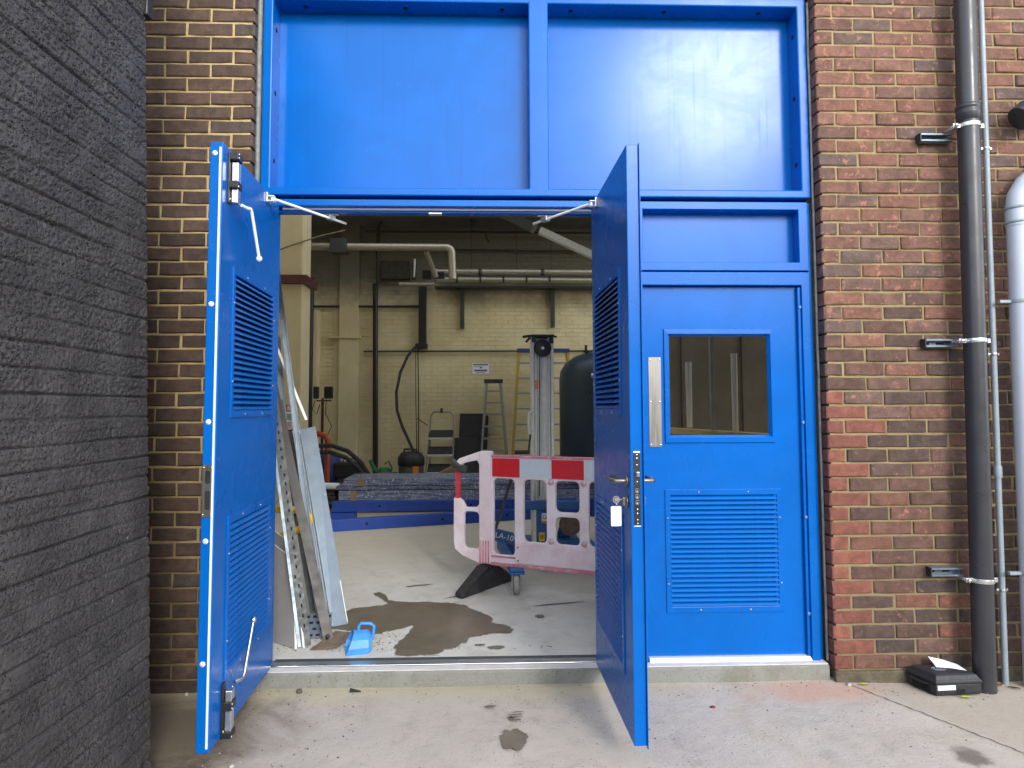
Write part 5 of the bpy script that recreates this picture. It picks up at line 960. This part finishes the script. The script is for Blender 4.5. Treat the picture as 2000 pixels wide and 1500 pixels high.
t = thing('black_tool_box', 'black plastic tool box under the looped hose', 'tool box', (-2.28, 7.2, FZ)); b = MB(); b.box(-2.50, -2.06, 7.1, 7.4, 0.34, 0.58); b.box(-2.45, -2.1, 7.1, 7.4, FZ, 0.339); b.build('case', M['black_plastic'], t, bev=0.03); b = MB(); b.tube([(-2.38, 7.25, 0.58), (-2.36, 7.25, 0.63), (-2.20, 7.25, 0.63), (-2.18, 7.25, 0.58)], 0.012, 8); b.build('handle', M['black_plastic'], t)
t = thing('blue_machine', 'blue motor unit on the floor beneath the hose', 'machine', (-2.15, 6.5, FZ)); b = MB(); b.box(-2.45, -1.85, 6.45, 6.75, FZ, 0.26); b.lathe([(0.10, -0.14), (0.11, -0.1), (0.11, 0.1), (0.09, 0.14)], (-1.95, 6.55, 0.27), 14, 'X'); b.build('motor', M['lift_blue'], t, bev=0.01); b = MB(); b.box(-2.42, -2.12, 6.4, 6.6, 0.262, 0.33); b.build('cover', M['black_plastic'], t, bev=0.01)
t = thing('work_light', 'twin black work lights on a dark red tripod stand', 'work light', (-2.85, 7.4, FZ))
b = MB(); b.tube([(-2.86, 7.4, FZ + 0.3), (-2.86, 7.4, 1.60)], 0.022, 10); b.build('mast', M['red_paint'], t)
b = MB(); b.tube([(-2.86, 7.4, 0.6), (-3.1, 7.3, FZ)], 0.014, 8); b.tube([(-2.86, 7.4, 0.6), (-2.62, 7.3, FZ)], 0.014, 8); b.tube([(-2.86, 7.4, 0.6), (-2.86, 7.7, FZ)], 0.014, 8); b.tube([(-2.96, 7.4, 1.56), (-2.72, 7.4, 1.56)], 0.012, 8); b.build('tripod', M['red_paint'], t)
for x, rz in ((-2.965, 0.9), (-2.765, 0.1)):
    b = MB(); b.box(x - 0.07*math.cos(rz), x + 0.07*math.cos(rz), 7.36, 7.44, 1.59, 1.79); lh = b.build('lamp_head', M['black_plastic'], t, bev=0.02)
    if rz < .5: b = MB(); b.box(x - 0.045, x + 0.045, 7.352, 7.359, 1.63, 1.75); b.build('lens', M['glass'], lh)
b = MB(); b.tube([(-2.98, 7.4, 1.58), (-3.02, 7.38, 1.42), (-2.95, 7.38, 1.34), (-2.90, 7.38, 1.5)], 0.007, 6); b.tube([(-2.80, 7.4, 1.58), (-2.80, 7.35, 1.35), (-2.70, 7.35, 1.15), (-2.76, 7.35, 1.0)], 0.007, 6); b.build('flex', M['rubber'], t)
t.location.x += 0.11
t = thing('orange_rail', 'bent orange red tubular rail near the work light', 'rail', (-2.72, 6.9, FZ)); b = MB(); b.tube([(-3.2, 6.9, 1.05), (-2.82, 6.9, 1.04), (-2.74, 6.9, 1.02), (-2.70, 6.9, 0.95), (-2.70, 6.9, 0.2)], 0.042, 12); b.tube([(-3.0, 6.9, 0.86), (-2.72, 6.9, 0.86)], 0.03, 10); b.build('rail', M['orange_pipe'], t)
t.location.x += 0.16
# blue beams and wrapped panels on the floor
t = thing('blue_beam', 'long blue steel beam lying nearest on the workshop floor', 'steel beam', (-0.7, 4.1, FZ)); b = MB(); b.bar((-1.85, 3.80, FZ + 0.062), (1.5, 4.85, FZ + 0.062), 0.10, 0.122); b.build('beam', M['beam_blue'], t, bev=0.004)
hm = MB().disc((0, 0, 0), 0.014, 'Y', 0.004, 10).mesh('bolt_hole', [M['dark_hole']])
for f in (0.14, 0.38, 0.6): inst(hm, 'bolt_hole', t, (-1.85 + 3.35*f + 0.7 + 0.016, 3.80 + 1.05*f - 4.1 - 0.049, 0.066), (0, 0, 0.3))
t = thing('blue_beam', 'long blue steel beam with an end plate under the wrapped panels', 'steel beam', (-0.7, 4.6, FZ)); b = MB(); b.bar((-1.9, 4.60, 0.27), (1.6, 4.75, 0.27), 0.10, 0.12); b.build('beam', M['beam_blue'], t, bev=0.004); b = MB(); b.box(-1.92, -1.62, 4.52, 4.66, FZ, 0.205); b.box(1.2, 1.5, 4.62, 4.80, FZ, 0.205); b.build('end_plate', M['beam_blue'], t, bev=0.004)
for f in (0.16, 0.47): inst(hm, 'bolt_hole', t, (-1.9 + 3.5*f + 0.7, 4.60 + 0.15*f - 4.6 - 0.0505, 0.155), (0, 0, 0.04))
t = thing('wrapped_panels', 'stack of blue panels in crinkled clear wrap on the floor', 'panel stack', (0, 5.2, FZ))
for k, (z0, z1, xo, yo) in enumerate(((0.20, 0.27, 0.0, 0.0), (0.275, 0.395, 0.04, 0.015), (0.40, 0.455, 0.0, 0.05), (0.46, 0.545, 0.10, 0.02))):
    b = MB(); b.box(-1.98 + xo, 2.2, 5.05 + yo, 5.75, z0, z1); b.build('wrapped_panel', M['wrap'], t, bev=0.008)
b = MB(); b.box(-1.78, -1.71, 5.038, 5.052, 0.20, 0.40); b.box(-1.70, -1.62, 5.055, 5.068, 0.455, 0.548); b.build('tape', M['card'], t)
b = MB(); b.box(-1.8, -1.6, 5.1, 5.7, FZ, 0.198); b.box(1.2, 1.4, 5.1, 5.7, FZ, 0.198); b.build('bearer', M['wood'], t)
t = thing('timber_offcuts', 'short stack of dark boards left of the wrapped panels', 'boards', (-2.15, 5.3, FZ))
for k in range(4): MB().box(-2.45, -2.02 + 0.02*(k % 2), 5.15 + .02*k, 5.6, FZ + 0.10 + 0.052*k, FZ + 0.145 + 0.052*k).build('board', M['dark_steel'], t, bev=0.004)
MB().box(-2.20, -2.12, 5.2, 5.6, FZ, FZ + 0.098).build('block', M['wood'], t)
t = thing('metal_tube', 'bright white tube resting on the dark boards', 'tube', (-2.2, 5.3, 0.44)); b = MB(); b.tube([(-2.55, 5.2, 0.455), (-1.96, 5.2, 0.44)], 0.042, 14); b.build('tube', M['alu_bar'], t)
# materials leaning inside the left of the doorway
t = thing('plasterboard', 'nearer grey faced plasterboard offcut leaning on the left', 'board', (-1.16, 0.45, FZ))
def lean(b, p0, p1, p2, p3, th): 
    n_ = (Vector(p1) - Vector(p0)).cross(Vector(p3) - Vector(p0)).normalized()*th; P = [Vector(p) for p in (p0, p1, p2, p3)]; return b.hexa([P[0], P[1], P[1] + n_, P[0] + n_, P[3], P[2], P[2] + n_, P[3] + n_])
def board(t, P, th):
    b = MB(); lean(b, *P, th); o = b.build('board', [M['plaster_face'], M['plaster_edge']], t)
    nb = max(o.data.polygons, key=lambda p: p.area)
    for p in o.data.polygons: p.material_index = 0 if p.area > nb.area*0.6 else 1
board(t, [(-1.075, 0.355, FZ), (-1.42, 0.62, FZ), (-1.43, 0.80, 0.66), (-1.165, 0.60, 0.55)], -0.018)
t = thing('plasterboard', 'farther grey faced plasterboard offcut just behind the nearer sheet', 'board', (-1.1, 0.5, FZ))
board(t, [(-1.040, 0.375, FZ), (-1.38, 0.66, FZ), (-1.41, 0.86, 0.70), (-1.180, 0.66, 0.62)], -0.014)
t = thing('slotted_channel', 'tall galvanised slotted channel leaning left of the flat bar', 'channel', (-1.03, 0.38, FZ))
a, c_ = Vector((-1.066, 0.385, FZ)), Vector((-1.50, 0.922, 1.86)); d_ = (c_ - a).normalized(); sx = Vector((0.97, 0.24, 0)); sx = (sx - d_*sx.dot(d_)).normalized(); ny_ = d_.cross(sx)
b = MB(); w_ = 0.054
for s0, s1, o0, o1 in ((0, w_, 0, 0.002), (-0.002, 0.0, -0.022, 0.0), (w_, w_ + 0.002, 0, 0.03)):
    P = [a + sx*s0 + ny_*o0, a + sx*s1 + ny_*o0, a + sx*s1 + ny_*o1, a + sx*s0 + ny_*o1]; b.hexa(P + [p + (c_ - a) for p in P])
b.build('web', M['galv_dull'], t)
b = MB(); b.bar(a - sx*0.004 - ny_*0.024, c_ - sx*0.004 - ny_*0.024, 0.016, 0.005, up=tuple(ny_)); b.build('bright_edge', M['galv'], t)
sb = MB().box(-0.0045, 0.0045, -0.0014, 0.0014, -0.010, 0.010).mesh('slot', [M['dark_hole']])
for k in range(30):
    o = inst(sb, 'slot', t, (0, 0, 0)); Mx = Matrix((sx, ny_, d_)).transposed().to_4x4(); p = a + d_*(0.05 + k*0.055) + sx*(0.034 if k % 6 else 0.02) + ny_*(0.001 - 0.0014)
    o.matrix_basis = WM(t).inverted() @ Matrix.Translation(p) @ Mx
t = thing('flat_bar_scraper', 'long dark steel flat bar with a rusty blade at its foot', 'scraper', (-0.95, 0.45, FZ))
a, c_ = Vector((-0.917, 0.42, 0.135)), Vector((-1.46, 0.96, 1.71))
b = MB(); b.bar(a, c_, 0.056, 0.008, up=(0.2, -0.95, 0.3)); b.build('shaft', M['dark_steel'], t, bev=0.001)
b = MB(); b.hexa([(-1.0, 0.325, FZ + 0.003), (-0.86, 0.335, FZ + 0.012), (-0.775, 0.47, FZ + 0.042), (-0.90, 0.50, FZ + 0.045), (-1.0, 0.325, FZ + 0.007), (-0.86, 0.335, FZ + 0.016), (-0.775, 0.47, FZ + 0.046), (-0.90, 0.50, FZ + 0.049)]); b.build('blade', M['rust'], t)
b = MB(); b.lathe([(0.012, -0.012), (0.012, 0.0)], (-0.925, 0.419, 0.165), 10, 'Y'); b.build('bolt', M['dark_steel'], t)
t = thing('dark_angle', 'dark steel angle leaning between the channel and the flat bar', 'angle iron', (-1.0, 0.7, FZ)); b = MB(); a, c_ = Vector((-1.09, 0.80, FZ)), Vector((-1.47, 1.20, 1.5)); b.bar(a, c_, 0.05, 0.004, up=(0.2, -1, 0.2)); b.build('bar', M['galv_dull'], t)
t = thing('sheet_metal_duct', 'wide galvanised sheet metal length leaning against the left side', 'sheet metal', (-0.93, 0.72, FZ))
P = [Vector(p) for p in ((-0.961, 0.700, 0.127), (-0.881, 0.745, 0.129), (-1.223, 1.22, 1.318), (-1.316, 1.20, 1.301))]
b = MB(); lean(b, P[0], P[1], P[2], P[3], -0.004); b.build('sheet', M['galv'], t)
s = Vector((-1, -0.12, 0))
b = MB()
for off, wd in ((0.004, 0.010), (0.020, 0.006), (0.032, 0.006)):
    b.bar(P[0] + s*off + Vector((0, 0.004, 0)), P[3] + s*off + Vector((0, 0.004, 0)), wd, 0.016, up=(0.2, -1, 0.25))
b.build('folded_edge', M['galv'], t)
b = MB(); b.tube([P[1] + Vector((-0.004, -0.005, 0.012)), P[1]*0.80 + P[2]*0.20 + Vector((-0.004, -0.006, 0))], 0.0035, 6); b.build('sealant_line', M['plug'], t)
t = thing('box_channel', 'pale folded box channel leaning behind the sheet metal', 'channel', (-1.09, 0.85, FZ))
Q = [Vector(p) for p in ((-1.100, 0.85, 0.125), (-1.005, 0.85, 0.125), (-1.346, 1.28, 1.291), (-1.438, 1.28, 1.285))]
b = MB(); lean(b, Q[0] + Vector((0.04, 0, 0)), Q[1], Q[2], Q[3] + Vector((0.04, 0, 0)), -0.03); b.build('face', M['alu_bar'], t)
b = MB(); lean(b, Q[0], Q[0] + Vector((0.038, 0.0, 0)), Q[3] + Vector((0.038, 0.0, 0)), Q[3], -0.03); b.build('side', M['galv_dull'], t)
def stud(name, label, a, c_, w_, m):
    t = thing(name, label, 'stud', tuple(a)); a, c_ = Vector(a), Vector(c_); b = MB(); up = (0.15, -1, 0.2); dx = Vector((w_/2, 0, 0))
    b.bar(a, c_, w_, 0.003, up=up); b.build('web', m, t); b = MB(); b.bar(a + dx + Vector((0, -0.012, 0)), c_ + dx + Vector((0, -0.012, 0)), 0.003, 0.03, up=up); b.bar(a - dx + Vector((0, -0.012, 0)), c_ - dx + Vector((0, -0.012, 0)), 0.003, 0.03, up=up); b.build('flange', m, t)
stud('metal_stud', 'long galvanised stud leaning tallest, crossing in front of the cream pillar', (-1.075, 0.80, 0.20), (-1.490, 1.155, 2.45), 0.032, M['galv'])
stud('metal_stud', 'shorter galvanised stud leaning beside the left door leaf', (-1.24, 0.95, 0.13), (-1.53, 1.32, 1.95), 0.045, M['galv'])
t = thing('white_trim', 'thin white plastic trim strip leaning steeply across the studs', 'trim', (-1.38, 1.1, 1.4)); b = MB(); b.bar((-1.252, 1.10, 1.366), (-1.475, 1.10, 1.90), 0.017, 0.006, up=(0.2, -1, 0.1)); b.build('strip', M['plug'], t)
t = thing('white_trim', 'long pale trim edge standing up beside the tallest stud', 'trim', (-1.3, 1.1, 0.4)); b = MB(); b.bar((-1.385, 1.14, 1.72), (-1.500, 1.14, 2.46), 0.016, 0.006, up=(0.2, -1, 0.1)); b.build('strip', M['alu_bar'], t)
t = thing('cable_tray_length', 'perforated cable tray offcut on the floor behind the flat bar', 'cable tray', (-0.98, 0.55, FZ)); b = MB(); b.hexa([(-1.10, 0.50, 0.125), (-0.93, 0.52, 0.125), (-0.93, 0.523, 0.125), (-1.10, 0.503, 0.125), (-1.12, 0.60, 0.235), (-0.95, 0.62, 0.235), (-0.95, 0.623, 0.235), (-1.12, 0.603, 0.235)]); b.build('tray', M['galv'], t)
tm = MB().box(-0.011, 0.011, -0.0015, 0.0015, -0.006, 0.006).mesh('perforation', [M['dark_hole']])
for i in range(4):
    for j_ in range(4):
        f = (j_ + 0.5)/4; x = -1.085 + 0.04*i - 0.02*f + (0.02 if j_ % 2 else 0); o = inst(tm, 'perforation', t, (x + 0.98, 0.505 + (x + 1.1)*0.11 + 0.10*f - 0.55 - 0.006, 0.125 + 0.11*f - FZ), (-0.73, 0, 0.1))
t = thing('yellow_trolley', 'yellow tubular trolley frame half hidden behind the leaning steel', 'trolley', (-1.35, 0.95, FZ))
b = MB(); b.tube([(-1.62, 1.02, 0.80), (-1.38, 0.93, 0.797), (-1.258, 0.93, 0.790), (-1.205, 0.93, 0.775), (-1.178, 0.93, 0.745), (-1.176, 0.93, 0.715), (-1.195, 0.93, 0.685), (-1.275, 0.94, 0.655), (-1.40, 1.0, 0.60)], 0.024, 10); b.build('handle', M['yellow'], t)
b = MB(); b.tube([(-1.62, 1.02, 0.80), (-1.50, 1.0, 0.66), (-1.41, 1.0, 0.56), (-1.375, 1.0, 0.46), (-1.37, 1.0, 0.14)], 0.020, 10); b.tube([(-1.50, 1.02, 0.60), (-1.42, 1.02, 0.52), (-1.41, 1.02, 0.14)], 0.018, 10); b.build('frame', M['yellow'], t)
b = MB(); b.lathe([(0.05, -0.02), (0.07, -0.015), (0.07, 0.015), (0.05, 0.02)], (-1.50, 1.05, FZ + 0.072), 18, 'X'); b.build('wheel', M['rubber'], t)
# blue feed scoop lying on the floor
t = thing('scoop', 'light blue plastic hand scoop lying beside the rusty blade', 'scoop', (-0.74, 0.35, FZ))
O_ = Vector((-0.805, 0.31, FZ)); f1 = Vector((0.165, 0.045, 0)); f1.normalize(); f2 = Vector((-f1.y, f1.x, 0))
def sp_(u, v_, z): return tuple(O_ + f1*u + f2*v_ + Vector((0, 0, z)))
b = MB(); prof = [(-0.075, 0.0), (-0.082, 0.035), (-0.070, 0.075), (-0.035, 0.098), (0.0, 0.104), (0.035, 0.098), (0.070, 0.075), (0.082, 0.035), (0.075, 0.0)]
rings = [[sp_(0.07 + 0.45*max(0, 0.06 - z) + (0.0), y*1.0, z) for y, z in prof], [sp_(0.120, y*0.96, z*0.97) for y, z in prof], [sp_(0.138, y*0.72, 0.012 + z*0.72) for y, z in prof]]
rings[0] = [sp_(0.0 + 0.38*z + 0.12*max(0, z - 0.05), y, z) for y, z in prof]
vs = [p for r_ in rings for p in r_]; n9 = len(prof)
fs = [(i*n9 + k, i*n9 + k + 1, (i + 1)*n9 + k + 1, (i + 1)*n9 + k) for i in range(2) for k in range(n9 - 1)] + [tuple(2*n9 + k for k in range(n9))]
b.add(vs, fs); b.add([sp_(0.0, -0.075, 0.003), sp_(0.0, 0.075, 0.003), sp_(0.135, 0.06, 0.004), sp_(0.135, -0.06, 0.004)], [(0, 1, 2, 3)])
o = b.build('bowl', M['scoop'], t); s_ = o.modifiers.new('thickness', 'SOLIDIFY'); s_.thickness = 0.004; s_.offset = 0
b = MB(); b.tube([sp_(0.075, 0.0, 0.100), sp_(0.072, 0.0, 0.125), sp_(0.085, 0.0, 0.142), sp_(0.140, 0.0, 0.134), sp_(0.156, 0.0, 0.120), sp_(0.150, 0.0, 0.055)], 0.0085, 10); b.build('handle', M['scoop'], t)
# things seen dimly through the single door's pane
t = thing('lagged_riser', 'left cream lagged riser seen through the window pane', 'pipe', (1.36, 1.2, 1.5), 0, 'risers behind the pane'); MB().tube([(1.385, 1.2, 1.30), (1.385, 1.2, 1.76)], [0.02, 0.022], 10).build('riser', M['inside_wall'], t)
t = thing('lagged_riser', 'right cream lagged riser seen through the window pane', 'pipe', (1.68, 1.2, 1.5), 0, 'risers behind the pane'); MB().tube([(1.71, 1.2, 1.26), (1.71, 1.2, 1.82)], [0.02, 0.022], 10).build('riser', M['inside_wall'], t)
t = thing('workbench', 'pale timber bench edge seen through the window pane', 'bench', (1.6, 1.2, FZ)); b = MB(); b.hexa([(1.10, 1.1, 1.27), (2.2, 0.9, 1.20), (2.2, 1.7, 1.20), (1.10, 1.7, 1.27), (1.10, 1.1, 1.305), (2.2, 0.9, 1.235), (2.2, 1.7, 1.235), (1.10, 1.7, 1.305)]); b.build('bench_top', M['wood'], t); b = MB(); b.box(1.15, 1.22, 1.2, 1.27, FZ, 1.26); b.box(2.05, 2.12, 1.0, 1.07, FZ, 1.2); b.build('bench_legs', M['wood'], t)
t = thing('grey_post', 'slim grey post behind the window pane', 'post', (1.55, 1.3, FZ)); MB().box(1.575, 1.60, 1.3, 1.33, FZ, 2.6).build('post', M['alu_dull'], t)
t = thing('tall_cabinet', 'tall dim cabinet behind the risers inside the window', 'cabinet', (1.9, 2.2, FZ)); b = MB(); b.box(1.25, 4.6, 3.0, 3.5, FZ, 3.6); b.build('carcass', M['back_room'], t, bev=0.01); b = MB(); b.box(1.85, 1.855, 2.985, 2.999, FZ + .1, 3.55); b.box(2.45, 2.455, 2.985, 2.999, FZ + .1, 3.55); b.build('door_gap', M['dark_hole'], t)
